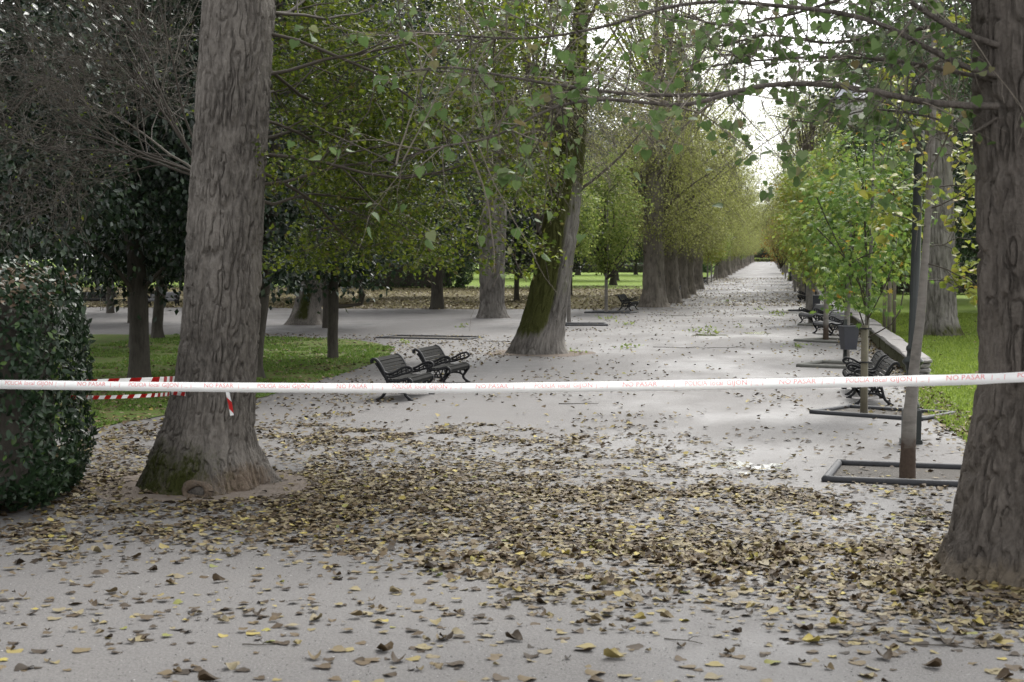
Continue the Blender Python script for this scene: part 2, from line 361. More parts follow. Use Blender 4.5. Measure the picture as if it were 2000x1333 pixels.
M['earth'] = plain('bare_earth', (.15, .125, .105), .95, 0, .15, .35, 3, .02)
for (u, v, r_, sd) in ((394, 945, 1.55, 1), (2012, 1118, 1.35, 2), (1050, 690, 1.5, 3)):
    c = G(u, v); sheet('bare_earth', [c[:2] + r_ * np.array([math.cos(t), math.sin(t)]) for t in np.linspace(0, 2 * math.pi, 24, endpoint=False)], .004, M['earth'], .55, .4, 20 + sd)
for k, (u, v, a, b, sd) in enumerate([(1440, 910, .20, .36, 1), (1490, 914, .16, .3, 2), (1400, 907, .10, .16, 6), (1515, 908, .09, .14, 7), (1432, 880, .14, .10, 5), (1455, 925, .10, .10, 3), (1380, 655, .5, .6, 8), (1478, 651, .45, 1.0, 4)]):
    c = G(u, v); th = np.linspace(0, 2 * np.pi, 40, endpoint=False)
    rr = np.clip(.1 + 1.7 * fbm(np.column_stack([np.cos(th) * 2.6, np.sin(th) * 2.6, np.full(40, sd * 3.1)]), 4, 40 + sd), .2, 2)
    me = bpy.data.meshes.new('puddle'); me.from_pydata([(a * r * math.cos(t), b * r * math.sin(t), 0) for r, t in zip(rr, th)], [], [list(range(40))]); me.materials.append(M['puddle'])
    o = link('puddle', me, loc=(c[0], c[1], .005)); o['kind'] = 'structure'

# ------------------------------------------------------------------ trunks and crowns
def trunk_geo(pts, rad, nth, nz, seed, ridge=(.03, 9, 1.6), flare=(.0, .3, 5), zmax=None):
    """tapered trunk with real bark ridges; pts local to the base"""
    q = smooth_path(np.column_stack([pts, rad]), nz); C, R = q[:, :3], q[:, 3]
    th = np.arange(nth) * 2 * np.pi / nth; T, Zi = np.meshgrid(th, np.arange(nz)); Rz = R[Zi]; z = C[Zi, 2]
    ux, uy = np.cos(T), np.sin(T)
    p = np.stack([ux * Rz, uy * Rz, z], -1)
    lump = 1 + .10 * (fbm(p * np.array([1.3, 1.3, .45]), 3, seed) - .5) * 2
    fl = flare[0] * np.exp(-np.maximum(z, 0) / flare[1]) * (.15 + 1.9 * vnoise(np.stack([ux * flare[2] * .42 + 7, uy * flare[2] * .42, z * .25], -1), seed + 5) ** 2)
    w = p + .10 * (fbm(p * np.array([2.2, 2.2, 1.2]), 3, seed + 11)[..., None] - .5)
    a, fu, fz = ridge
    w = w + .35 / fu * (vnoise(p * np.array([fu * .8, fu * .8, fz * 3.5]), seed + 15)[..., None] - .5)
    n1 = vnoise(w * np.array([fu, fu, fz]), seed + 21); n2 = vnoise(w * np.array([fu * 1.7, fu * 1.7, fz * 2.4]) + 9.3, seed + 22)
    cr = np.minimum(np.abs(n1 - .5) * 2, np.abs(n2 - .5) * 2.2 + .04)
    rid = sstep(.02, .30, cr) + .7 * (fbm(w * np.array([fu * 3, fu * 3, fz * 5]), 3, seed + 30) - .5)
    rr = Rz * lump + fl + a * (rid - .7)
    V = C[Zi] + np.stack([ux * rr, uy * rr, np.zeros_like(rr)], -1)
    i = np.arange(nz - 1)[:, None] * nth; j = np.arange(nth)[None]; k = (j + 1) % nth
    F = np.stack([i + j, i + k, i + nth + k, i + nth + j], -1).reshape(-1, 4)
    g = Geo(); g.add(V.reshape(-1, 3), [F]); return g, T.ravel(), V.reshape(-1, 3), C, R
def grow(rng, p, d, L, r, lev, maxlev, nch, out, tips, wig=.22, up=0.0, ang=(25, 60), ratio=(.45, .75), tmin=.25, rr=.55):
    n = max(3, 7 - lev); pts = [p]; dd = d / np.linalg.norm(d)
    for i in range(n):
        dd = dd + rng.normal(0, wig, 3) + np.array([0, 0, up]); dd /= np.linalg.norm(dd)
        pts.append(pts[-1] + dd * L / n)
    pts = np.array(pts); rad = np.linspace(r, max(r * .35, .0015), n + 1); out.append((pts, rad, lev))
    if lev >= maxlev:
        tips.append(pts); return
    for c in range(nch[lev]):
        t = tmin + (1 - tmin) * (c + rng.random()) / nch[lev]; x = t * n; i = min(int(x), n - 1)
        q = pts[i] + (pts[i + 1] - pts[i]) * (x - i); tv = pts[i + 1] - pts[i]; tv /= np.linalg.norm(tv)
        ax = np.cross(tv, rng.normal(0, 1, 3)); ax /= max(np.linalg.norm(ax), 1e-6)
        a = math.radians(rng.uniform(*ang)); nd = tv * math.cos(a) + ax * math.sin(a)
        grow(rng, q, nd, L * rng.uniform(*ratio), max(rad[i] * rr, .0018), lev + 1, maxlev, nch, out, tips, wig, up, ang, ratio, tmin, rr)
def put_branches(g, out, m, sides=(7, 5, 4, 3, 3, 3)):
    for pts, rad, lev in out: tube(g, pts, rad, sides[min(lev, 5)], m)
def leaves_on(g, rng, tips, per, size, tmpl, spread, m, droop=.3, t0=.2):
    A = []; D = []
    for pts in tips:
        n = rng.poisson(per)
        t = rng.uniform(t0, 1, n) * (len(pts) - 1); i = np.minimum(t.astype(int), len(pts) - 2)
        A.append(pts[i] + (pts[i + 1] - pts[i]) * (t - i)[:, None]); D.append(np.repeat((pts[-1] - pts[0])[None], n, 0))
    if not A: return
    A = np.concatenate(A); D = nrmz(np.concatenate(D)); n = len(A)
    A = A + rng.normal(0, spread, (n, 3))
    nr = rng.normal(0, .55, (n, 3)) + np.array([0, 0, .75]); dr = D + rng.normal(0, .7, (n, 3)) - np.array([0, 0, droop])
    scatter(g, tmpl, A, nr, dr, size * rng.uniform(.6, 1.25, n), m)
def cluster_crown(seed, z0, z1, r, nclu, per, leaf, sig, tmpl=DIA, shape=1.0, lean=(0, 0), ntw=0, nlimb=14, thick=.06, lumps=.35, inner=.45, gaps=.0, droop=.3, twm=1, flat=.65):
    """leaf sprays around clustered tips through the crown's volume, limbs and fine twigs reaching them"""
    rng = np.random.default_rng(seed); g = Geo()
    d = nrmz(rng.normal(0, 1, (nclu * 3, 3))); f = inner + (1 - inner) * rng.random(len(d)) ** .6
    lum = 1 - lumps + 2 * lumps * fbm(d * 2.1 + seed, 3, seed); keep = fbm(d * 3.3 + 5, 2, seed + 3) > gaps; d, f, lum = d[keep][:nclu], f[keep][:nclu], lum[keep][:nclu]
    zc, rz = (z0 + z1) / 2, (z1 - z0) / 2
    hz = np.sign(d[:, 2]) * np.abs(d[:, 2]) ** shape
    C = np.column_stack([d[:, 0] * r * f * lum, d[:, 1] * r * f * lum, zc + hz * rz * np.minimum(f * lum + .15, 1.0)])
    C[:, 0] += lean[0] * (C[:, 2] - z0); C[:, 1] += lean[1] * (C[:, 2] - z0)
    for c in C[:nlimb]:
        s0 = np.array([lean[0] * 0, 0, max(z0 * .75, c[2] * .62 - .3)]); mid = (s0 + c) / 2 + rng.normal(0, .25, 3) + np.array([0, 0, .2])
        tube(g, smooth_path([s0, mid, c], 6), np.linspace(thick, .012, 6), 5, 1)
    for k in range(ntw):
        c = C[rng.integers(len(C))]; out = nrmz(np.array([c[0], c[1], (c[2] - zc) * .4]) + rng.normal(0, .6, 3) * max(r * .4, .3))
        L = rng.uniform(.35, 1.0) * max(sig * 2.6, .3); a = c - out * L * .6 + rng.normal(0, sig * .5, 3); e = c + out * L * .6 + np.array([0, 0, -droop * L * .5]) + rng.normal(0, sig * .3, 3)
        tube(g, [a, (a + e) / 2 + rng.normal(0, .05, 3), e], [.007, .005, .0025], 3, twm)
    n = len(C) * per; ci = np.repeat(np.arange(len(C)), per)
    A = C[ci] + rng.normal(0, sig, (n, 3)) * np.array([1, 1, flat])
    outw = nrmz(np.column_stack([C[ci, 0], C[ci, 1], (C[ci, 2] - zc) * .5]))
    nr = outw * .45 + np.array([0, 0, .65]) + rng.normal(0, .5, (n, 3)); dr = outw + rng.normal(0, .7, (n, 3)) - np.array([0, 0, droop])
    scatter(g, tmpl, A, nr, dr, leaf * rng.uniform(.65, 1.25, n), 0)
    return g

def tree(name, label, loc, trunk, crown, group=None, cat='tree'):
    root = thing(name, label, cat, loc, 0, group)
    link('trunk', trunk, root); 
    if crown is not None: link('crown', crown, root)
    return root
def simple_trunk(name, pts, rad, mat, seed, nth=28, nz=40, ridge=(.012, 7, 1.4), flare=(.1, .25, 5)):
    g, T, V, C, R = trunk_geo(np.array(pts, float), rad, nth, nz, seed, ridge, flare); return g.mesh(name, mat)

# ---- big trunk beside the hedge (photo left)
A0 = G(394, 947); YA = A0[1]
def trk(D, rows, base):                          # (centre u, v, radius) rows measured on the photo at distance D
    pts = [P(u, v, D) - base for u, v, r in rows]; return np.array(pts), [r for *_, r in rows]
ptsA, rA = trk(YA, [(394, 957, .60), (396, 900, .565), (402, 850, .50), (420, 740, .44), (433, 600, .425), (437, 500, .42), (444, 350, .41), (455, 180, .40), (466, 0, .39), (478, -220, .36)], A0)
ptsA = np.vstack([ptsA, ptsA[-1] + [.25, .3, 2.2], ptsA[-1] + [.3, .6, 5.5]]); rA += [.30, .12]
gA, TA, VA, CA, RA = trunk_geo(ptsA, rA, 380, 470, 11, (.036, 13, 2.1), (.17, .3, 5))
meA = gA.mesh('trunk', M['barkA'])
side = np.cos(TA - math.radians(235))
attr(meA, 'moss', np.clip(sstep(1.0, .15, VA[:, 2]) * (.35 + .75 * np.clip(side, 0, 1)), 0, 1) * .8 * (VA[:, 2] < 1.3))
attr(meA, 'earth', np.clip(sstep(.55, .05, VA[:, 2]) * sstep(-.2, .7, np.cos(TA - math.radians(310))) * .75, 0, 1))
tA = thing('poplar_tree', 'thick grey furrowed trunk with mossy foot standing beside the dark hedge', 'tree', A0)
link('trunk', meA, tA)
# pruned root scar at its foot: a ring of callus round a smooth cut
c = G(432, 950) - A0; fr_ = VA[(np.abs(VA[:, 0] - c[0]) < .08) & (VA[:, 2] < .12) & (VA[:, 2] > 0)]; c[1] = fr_[:, 1].min() - .035; gB = Geo(); th = np.linspace(0, 2 * np.pi, 29)
ring = np.column_stack([np.cos(th) * .135, np.sin(th) * .02, np.sin(th) * .085 + .055]); tube(gB, ring, .042 + .012 * np.sin(th * 3 + 1), 10)
o = gobj('root_scar', gB, M['barkA'], tA, loc=c + [0, .03, 0]); me_ = o.data; attr(me_, 'earth', np.full(len(me_.vertices), .8))
gB = Geo(); lathe(gB, [(.0, .0), (.11, .0), (.125, -.05)], sides=20); V = gB.V[0]; gB.V[0] = np.column_stack([V[:, 0], -V[:, 2], V[:, 1] * .65 + .055])
gobj('cut_face', gB, M['barkA'], o, loc=(0, .02, 0))
# its low leafy boughs reaching over the path, and the crown overhead
rng = np.random.default_rng(5)
def bough_set(root, starts, seed, maxlev, nch, per, size, tmpl, leafm, twm, spread=.05, L=(2.4, 3.4), r=.03, up=-.02, ratio=(.4, .62), wig=.16, droop=.3, zmin=0.0):
    rng = np.random.default_rng(seed)
    for p, d, l in starts:
        out, tips = [], []; grow(rng, np.array(p, float), np.array(d, float), l, r, 0, maxlev, nch, out, tips, wig, up, (25, 62), ratio, .2)
        out = [b_ for b_ in out if b_[0][:, 2].min() > zmin]; tips = [t_ for t_ in tips if t_[:, 2].min() > zmin]
        g = Geo(); put_branches(g, out, 1); leaves_on(g, rng, tips, per, size, tmpl, spread, 0, droop)
        link('bough', g.mesh('bough', [leafm, twm]), root)
st = []
for u, v, du, dv, dy, l in [(520, 300, 200, -45, .4, 3.0), (516, 362, 150, 30, .9, 2.6), (520, 150, 200, -10, 1.2, 3.2), (520, 230, 190, 60, 2.0, 3.2), (515, 420, 190, 20, 2.4, 2.8), (525, 60, 210, 30, .6, 3.3), (525, 20, 180, -40, 1.8, 3.0), (520, 330, 220, 70, 1.6, 3.0), (520, 110, 230, 90, 2.4, 3.6), (520, 270, 220, 30, 3.2, 3.1), (520, 190, 230, 40, 4.0, 3.3), (520, 390, 230, 40, 3.4, 3.3), (520, 40, 240, 10, 3.4, 3.6)]:
    a = P(u - 25, v, YA) - A0; b = P(u + du, v + dv, YA + dy) - A0; st.append((a, b - a, l))
bough_set(tA, st, 21, 3, [7, 5, 4], 24, .068, DIA, M['elm'], M['twig_dark'], .06, r=.022, up=-.004, zmin=2.35)
g = cluster_crown(61, 8.5, 17, 4.2, 190, 26, .11, .32, ntw=0, nlimb=24, thick=.09, lean=(.03, .05)); link('crown', g.mesh('crown', [M['poplar'], M['twig_dark']]), tA)

# ---- big trunk at the right edge with its long arching boughs
YB = 13.62; B0 = G(2012, 1118); B0 = P(2012, 1118, B0[1]); B0[2] = 0; YB = B0[1]
ptsB, rB = trk(YB, [(2012, 1130, .62), (2012, 1060, .58), (2012, 980, .535), (2013, 880, .485), (2016, 760, .425), (2016, 600, .415), (2012, 450, .41), (2008, 250, .405), (2003, 60, .40), (2000, -150, .39)], B0)
ptsB = np.vstack([ptsB, ptsB[-1] + [-.1, .1, 2.0], ptsB[-1] + [-.1, .2, 6.0]]); rB += [.33, .12]
gT, TB, VB, CB, RB = trunk_geo(ptsB, rB, 370, 450, 47, (.046, 10.5, 1.7), (.17, .3, 5))
meB = gT.mesh('trunk', M['barkB'])
attr(meB, 'moss', np.clip(sstep(1.3, .1, VB[:, 2]) * .42, 0, 1)); attr(meB, 'earth', np.clip(sstep(.42, .06, VB[:, 2]) * sstep(-.1, .8, np.cos(TB - math.radians(215))), 0, 1) * .85)
tB = thing('poplar_tree', 'dark deeply furrowed trunk rising from fallen leaves, long bough arching over the avenue', 'tree', B0)
link('trunk', meB, tB)
rng = np.random.default_rng(77)
bough_px = [
    ([(1950, 208), (1880, 206), (1800, 198), (1700, 178), (1600, 165), (1500, 167), (1400, 184), (1250, 185), (1100, 168), (980, 148), (880, 132), (790, 140)], .030, .006, 13.5, 12.4),
    ([(1950, 150), (1880, 128), (1800, 88), (1730, 52), (1640, 26), (1500, 10), (1400, 4), (1300, 16), (1180, 52), (1050, 74), (930, 72), (800, 60)], .027, .006, 13.6, 12.8),
    ([(1950, 90), (1870, 60), (1780, 5), (1700, -60), (1600, -120)], .028, .012, 13.6, 13.0),
    ([(1960, 160), (1860, 140), (1740, 118), (1600, 112), (1450, 122), (1330, 140)], .022, .006, 13.6, 14.6),
    ([(1440, 180), (1330, 205), (1180, 195), (1080, 212), (960, 268), (840, 292), (760, 330)], .018, .004, 12.8, 12.2),
    ([(1950, 230), (1890, 260), (1820, 230), (1700, 215), (1600, 240), (1500, 225)], .014, .004, 13.6, 14.2),
    ([(1950, 60), (1850, 50), (1740, 66), (1620, 84), (1500, 70), (1390, 92), (1300, 80)], .022, .005, 13.8, 15.0),
    ([(1950, 20), (1820, -20), (1680, -10), (1540, 30), (1420, 50), (1330, 30)], .024, .005, 13.8, 14.4)]
leafN = []; leafD = []; leafP = []
for k, (px, r0, r1, d0, d1) in enumerate(bough_px):
    n = len(px); raw = np.array([P(u, v, d0 + (d1 - d0) * i / (n - 1)) - B0 for i, (u, v) in enumerate(px)])
    path = smooth_path(raw, n * 5); g = Geo(); tube(g, path, np.linspace(r0, r1, len(path)), 8, 0)
    ntw = [50, 56, 18, 54, 36, 22, 60, 56][k]
    for q in range(ntw):                         # drooping pale shoots
        i = int(rng.uniform(.1, 1) ** .8 * (len(path) - 1)); p = path[i]; out, tips = [], []
        d = nrmz(rng.normal(0, .7, 3) + np.array([-.25, 0, -.25 if rng.random() < .7 else .5]))
        grow(rng, p, d, rng.uniform(.35, 1.05), rng.uniform(.004, .008), 1, 2, [0, 4], out, tips, .13, -.05, (20, 60), (.35, .65))
        put_branches(g, out, 1 if rng.random() < .55 else 0, (5, 4, 3, 3))
        for tp in tips:
            if rng.random() < .52:
                m_ = rng.integers(1, 4)
                for _ in range(m_):
                    t = rng.uniform(.35, 1); leafP.append(tp[int(t * (len(tp) - 1))] + rng.normal(0, .03, 3)); leafD.append(nrmz(rng.normal(0, .45, 3) + np.array([0, 0, -.8]))); leafN.append(rng.normal(0, .8, 3) + np.array([0, -.5, .25]))
    link('bough', g.mesh('bough', [M['barkB'], M['twig_pale']]), tB)
leafP, leafD, leafN = np.array(leafP), np.array(leafD), np.array(leafN)
u_, v_ = pix(leafP + B0); near = np.argsort(-(((u_ > 700) & (u_ < 2000) & (v_ > 0)).astype(float)) - rng.random(len(leafP)) * .01)
heart_me = []
for k in range(4):
    g = Geo(); V, F = heart(.1 + .25 * k / 3, .05 + .1 * (k % 2)); g.add(V, F); heart_me.append(g.mesh('leaf', M['poplar']))
def frame_quat(n, d):
    n = n / np.linalg.norm(n); y = d - d.dot(n) * n; y /= np.linalg.norm(y); x = np.cross(y, n)
    from mathutils import Matrix
    return Matrix(np.column_stack([x, y, n]).tolist()).to_quaternion()
for j, i in enumerate(near[:295]):
    o = link('leaf', heart_me[j % 4], tB, leafP[i]); o.rotation_mode = 'QUATERNION'; o.rotation_quaternion = frame_quat(leafN[i], leafD[i]); o.scale = (float(.055 + .065 * rng.random() ** 1.6),) * 3
rest = near[295:]
g = Geo(); scatter(g, HEART, leafP[rest], leafN[rest], leafD[rest], rng.uniform(.05, .1, len(rest)), 0)
g2 = cluster_crown(62, 7.6, 16, 4.0, 170, 24, .12, .32, nlimb=24, thick=.09)
for V, F, m in zip([np.concatenate(g2.V)], [None], [0]):
    base = g.n; g.V.append(V); g.n += len(V)
    for f, mm in zip(g2.F, g2.M): g.F.append(f + base); g.M.append(mm)
o = link('crown', g.mesh('crown', [M['poplar'], M['twig_dark']]), tB); o['kind'] = 'stuff'

# ---- leaning moss tree, grey trunks and leaning stump-like trunk
def photo_tree(label, base_uv, rows, mat, seed, ridge, flare, nth, nz, top, moss=None, crown=None, crown_m=None, earth=None):
    b = G(*base_uv); D = b[1]; pts, r = trk(D, rows, b); e = pts[-1]; dirn = pts[-1] - pts[-2]; dirn /= np.linalg.norm(dirn)
    for h, rr in top: pts = np.vstack([pts, e + dirn * h]); r.append(rr)
    g, T, V, C, R = trunk_geo(pts, r, nth, nz, seed, ridge, flare); me = g.mesh('trunk', mat)
    if moss is not None: attr(me, 'moss', moss(T, V))
    root = thing('poplar_tree', label, 'tree', b); link('trunk', me, root)
    if crown is not None: link('crown', crown.mesh('crown', crown_m), root)
    return root
photo_tree('leaning old tree with bright moss down one side, bare at its foot', (1050, 690),
           [(1048, 698, .66), (1050, 670, .60), (1062, 620, .54), (1075, 560, .52), (1087, 480, .50), (1100, 400, .46), (1110, 310, .42), (1116, 240, .39)], M['barkC'], 71, (.05, 7.5, .8), (.22, .4, 4), 240, 300,
           [(1.2, .30), (3, .18), (6, .06)], moss=lambda T, V: np.clip(1.1 * sstep(-.2, .75, np.cos(T - math.radians(212))) * sstep(-.1, 1.0, V[:, 2]) + .47 * sstep(.5, 1.5, V[:, 2]) + .4 * sstep(3.9, 5.0, V[:, 2]), 0, 1),
           crown=merge(cluster_crown(73, 4.3, 12, 1.9, 150, 60, .065, .33, lean=(.10, 0), ntw=1800, nlimb=4, thick=.03, droop=1.0, inner=.1, shape=.6, twm=2), cluster_crown(72, 4.2, 13, 3.9, 300, 60, .07, .36, lean=(.10, 0), ntw=2600, nlimb=26, thick=.06, droop=.8, inner=.2, twm=2)), crown_m=[M['pale'], M['twig'], M['twig_pale']])
photo_tree('tall pale grey trunk standing at the edge of the leaf covered lawn', (961, 621),
           [(961, 625, .60), (961, 610, .54), (961, 580, .50), (962, 520, .52), (964, 440, .54), (972, 330, .42), (980, 220, .38), (985, 150, .36)], M['barkC'], 81, (.045, 7, .75), (.14, .3, 5), 180, 240,
           [(3, .3), (8, .12)], crown=cluster_crown(82, 7.5, 19, 3.6, 230, 60, .12, .36, ntw=400, nlimb=22), crown_m=[M['elm'], M['twig']])
photo_tree('short leaning stout trunk with a green moss streak on the cross path', (598, 634),
           [(597, 638, .62), (599, 620, .55), (604, 590, .52), (612, 560, .50), (618, 540, .47), (626, 500, .42), (640, 400, .36)], M['barkA'], 91, (.05, 4.4, .8), (.2, .35, 4), 80, 120,
           [(3, .3), (8, .12)], moss=lambda T, V: .8 * sstep(.75, 1, np.cos(T - math.radians(265))) * sstep(0, .3, V[:, 2]) * sstep(2.2, 1.2, V[:, 2]),
           crown=cluster_crown(92, 2.9, 15, 4.4, 240, 90, .14, .4, inner=.3), crown_m=[M['evergreen'], M['twig_dark']])
photo_tree('stout ribbed grey trunk standing on the bright lawn beyond the low wall', (1836, 657),
           [(1836, 661, .57), (1837, 645, .52), (1838, 600, .47), (1838, 540, .46), (1836, 450, .45), (1834, 350, .42), (1832, 250, .37), (1830, 160, .34)], M['barkC'], 101, (.05, 7, .75), (.16, .3, 5), 190, 260,
           [(3, .28), (8, .12)], moss=lambda T, V: .7 * sstep(.8, .1, V[:, 2]),
           crown=cluster_crown(102, 6.5, 16, 3.8, 220, 60, .12, .36, ntw=300), crown_m=[M['forest'], M['twig']])

# ---- evergreens with dark thin trunks
ever = []
for k, (z0, z1, r, nc) in enumerate([(1.9, 12.5, 3.3, 330), (2.2, 13.5, 3.6, 350), (1.75, 11.5, 3.0, 300)]):
    g = cluster_crown(201 + k, z0, z1, r, nc, 88, .15, .38, inner=.35, shape=.8, lumps=.3, nlimb=16, droop=.55)
    ever.append(g.mesh('crown', [M['evergreen'], M['twig_dark']]))
ev_tr = [simple_trunk('trunk', [(0, 0, -.08), (.02, 0, .6), (.0, .02, 1.6), (-.05, 0, 3), (.1, 0, 6), (.1, .1, 10)], [.25, .225, .215, .2, .15, .05], M['barkE'], 210, flare=(.05, .2, 5)),
         simple_trunk('trunk', [(-.06, 0, -.08), (-.02, 0, .6), (.1, .02, 1.6), (.28, 0, 3), (.5, 0, 6), (.6, .1, 10)], [.17, .15, .14, .13, .1, .04], M['barkE'], 211, flare=(.08, .2, 5)),
         simple_trunk('trunk', [(0, 0, -.08), (.0, 0, .6), (.02, .02, 1.6), (.0, 0, 3), (.05, 0, 6), (.1, .1, 9)], [.14, .13, .125, .115, .09, .04], M['barkE'], 212, flare=(.03, .2, 5))]
for (u, v, ti, ci, rz, sc, lab) in [
        (272, 742, 0, 0, .4, 1.0, 'thickest black trunked evergreen on the shaded lawn, nearest the clipped hedge'),
        (503, 740, 1, 1, 2.1, .95, 'slanting dark evergreen on the shaded lawn just behind the thick grey trunk'),
        (650, 702, 2, 2, 3.3, 1.0, 'thin straight black trunk at the far side of the shaded lawn'),
        (310, 662, 1, 2, 1.0, 1.1, 'slim tilted dark trunk at the edge of the cross path'),
        (853, 604, 0, 1, 5.0, 1.25, 'dark flared trunk on the littered lawn between stump-like trunk and pale trunk')]:
    b = G(u, v); t = thing('evergreen_tree', lab, 'tree', b); link('trunk', ev_tr[ti], t)
    o = link('crown', ever[ci], t); o.rotation_euler = (0, 0, rz); t.scale = (sc,) * 3
    if ti == 0 and v > 700: t.scale = (.88, .88, 1)
ev0 = [thing('evergreen_tree', 'dark evergreen in the gloomy wood beyond the cross path', 'tree', (-22, 88, 0), group='dark evergreens in the wood') for _ in range(1)][0]
link('trunk', ev_tr[2], ev0); link('crown', ever[0], ev0)
rng = np.random.default_rng(9)
spots = [(-14.2, 27.5), (-17.5, 44), (-20.5, 39), (-24, 60), (-29, 70), (-14, 92), (-20, 100), (-27, 96), (-34, 90), (-40, 84), (-33, 112), (-42, 106), (-50, 98), (-24, 84), (-12.5, 105), (-57, 118), (-15.5, 57)]
for i, (x, y) in enumerate(spots):
    r = copy_tree(ev0, (x, y, 0), rng.uniform(0, 6.3), rng.uniform(1.0, 1.35))
    if i == 0: r['label'] = 'dark evergreen rising just behind the clipped hedge'; r.scale = (.95,) * 3; del r['group']
    for ch in r.children:
        if ch.name.startswith('crown'): ch.data = ever[i % 3]; ch.rotation_euler = (0, 0, rng.uniform(0, 6.3))

# ---- bare shrub-like tree behind the thick grey trunk
bb = G(418, 868); bb = np.array([P(424, 600, 22.4)[0], 22.4, 0]); tS = thing('bare_tree', 'leafless tangle of brown twigs fanning out behind the thick grey trunk', 'tree', bb)
tr = simple_trunk('trunk', [(0, 0, -.05), (0, 0, 1), (-.05, 0, 2), (-.1, 0, 3), (-.2, 0, 3.5)], [.13, .11, .1, .09, .07], M['barkE'], 213); link('trunk', tr, tS)
rng = np.random.default_rng(31); out, tips = [], []
for (u, v, l, dy) in [(250, 60, 3.0, -.6), (180, 200, 2.7, .4), (330, -60, 3.2, .2), (100, 90, 3.1, .8), (60, 260, 2.7, -.4), (370, 60, 2.4, .9), (230, 290, 2.0, -.9), (140, -20, 3.4, 0)]:
    a = P(400, 350, 22.4) - bb; b = P(u, v, 22.4 + dy) - bb
    grow(rng, a, b - a, l, .022, 0, 4, [6, 6, 4, 4], out, tips, .13, -.012, (20, 55), (.42, .7), .22, .62)
g = Geo()
for pts, rad, lev in out: tube(g, pts, np.maximum(rad, .0028), (6, 5, 3, 3, 3)[lev], 0 if rng.random() < .6 else 1)
leaves_on(g, rng, tips[::9], .8, .06, DIA, .03, 2)
link('crown', g.mesh('crown', [M['twig_bare'], M['twig_grey'], M['elm']]), tS)
print('bare twigs', len(out))

# ---- old trees lining the avenue, both sides
row_tr = [simple_trunk('trunk', [(0, 0, -.1), (0, 0, .35), (.02, 0, 1.2), (.02, .02, 2.6), (0, 0, 5), (.1, 0, 10), (.1, .1, 15)], [.66, .60, .55, .52, .46, .3, .08], M['barkD'], 300 + k, 70, 90, (.07, 3.2, .6), (.28, .35, 4)) for k in range(2)]
row_cr = [merge(cluster_crown(310 + k, 3.6, 21, 5.0, 370, 56, .115, .50, shape=.62, ntw=1300, nlimb=26, thick=.09, droop=.9, inner=.2, lumps=.5, twm=1),
                cluster_crown(315 + k, 2.9, 9.5, 3.0, 150, 56, .10, .42, shape=.5, ntw=500, nlimb=8, thick=.04, droop=.9, inner=.25, lumps=.45, twm=1)).mesh('crown', [M['olive'], M['twig']]) for k in range(2)]
row0 = thing('avenue_tree', 'old stout trunk, first of the row lining the avenue beyond the single bench', 'tree', G(1276, 600)); link('trunk', row_tr[0], row0); link('crown', row_cr[0], row0)
row0.rotation_euler = (0, 0, .3)
rng = np.random.default_rng(14)
G1, G2 = 'old trees lining the bench side of the avenue', 'old trees lining the wall side of the avenue'
row0['group'] = G1
lef = [89.5, 99, 108.5, 125] + [184, 194, 214, 236, 262, 290, 320, 350, 385, 420, 460, 500, 545, 590]
for i, y in enumerate(lef):
    x = -5.35 + rng.uniform(-.15, .15)
    lab = 'old stout trunk, %s of the tight row counted from the single bench' % ['second', 'third', 'fourth', 'fifth'][i] if i < 4 else 'distant old tree farther along the bench side of the avenue'
    r = copy_tree(row0, (x, y, 0), rng.uniform(0, 6.3), rng.uniform(.9, 1.02) if i < 4 else rng.uniform(.85, 1.05), lab, G1)
    for ch in r.children:
        if ch.name.startswith('crown'): ch.data = row_cr[i % 2]
for i, y in enumerate([101, 110, 121, 134, 150, 168, 240, 275, 310, 350, 395, 440, 490, 540, 590]):
    x = 2.6 + rng.uniform(-.15, .15)
    r = copy_tree(row0, (x, y, 0), rng.uniform(0, 6.3), (.8, .8, .72) if i < 6 else (.8, .8, .8), 'old tree with flared roots lining the avenue past the low wall', G2)
    for ch in r.children:
        if ch.name.startswith('crown'): ch.data = row_cr[(i + 1) % 2]

# ---- woodland further back on both sides and closing the avenue
wood_cr = [cluster_crown(330 + k, 2.6, z1, r, 280, 62, .27, .55, inner=.35, nlimb=14, shape=.8).mesh('crown', [M['forest'], M['twig_dark']]) for k, (z1, r) in enumerate([(18, 4.2), (15, 4.8)])]
wood_tr = simple_trunk('trunk', [(0, 0, -.1), (.03, 0, .8), (.1, 0, 2), (.05, .02, 4), (0, 0, 9), (.1, 0, 13)], [.28, .25, .23, .21, .15, .05], M['barkE'], 340)
wd0 = thing('woodland_tree', 'leafy tree in the wood behind the lawns', 'tree', (-13, 140, 0), group='trees of the wood behind the lawns'); link('trunk', wood_tr, wd0); link('crown', wood_cr[0], wd0)
rng = np.random.default_rng(15); k = 0
spots = [(-18, 131), (-24, 128), (-31, 134), (-15, 165), (-21, 172), (-27, 180), (-11.5, 205), (-17, 215), (-24, 210)]
for y in (140, 165, 195, 230, 270):
    for x in np.arange(-36, -90 - y * .1, -8.5): spots.append((x + rng.uniform(-2, 2), y + rng.uniform(-7, 7)))
for y in np.arange(255, 600, 42):
    for x in (-13, -21, -30, -40): spots.append((x + rng.uniform(-2, 2), y + rng.uniform(-8, 8)))
for x, y in [(7.2, 72), (10, 62), (13, 80), (8.6, 90), (12.5, 100), (6.8, 112), (17, 95), (9.5, 128), (15, 135), (7.5, 150), (12, 165), (20, 150), (9, 190), (16, 200), (24, 190), (8, 235), (15, 250), (9, 290), (17, 310), (9, 350), (10, 420), (11, 500)]: spots.append((x, y))
for x in np.arange(-70, 75, 8.0): spots.append((x, 640 + rng.uniform(-10, 10))); spots.append((x + 4, 690 + rng.uniform(-10, 10)))
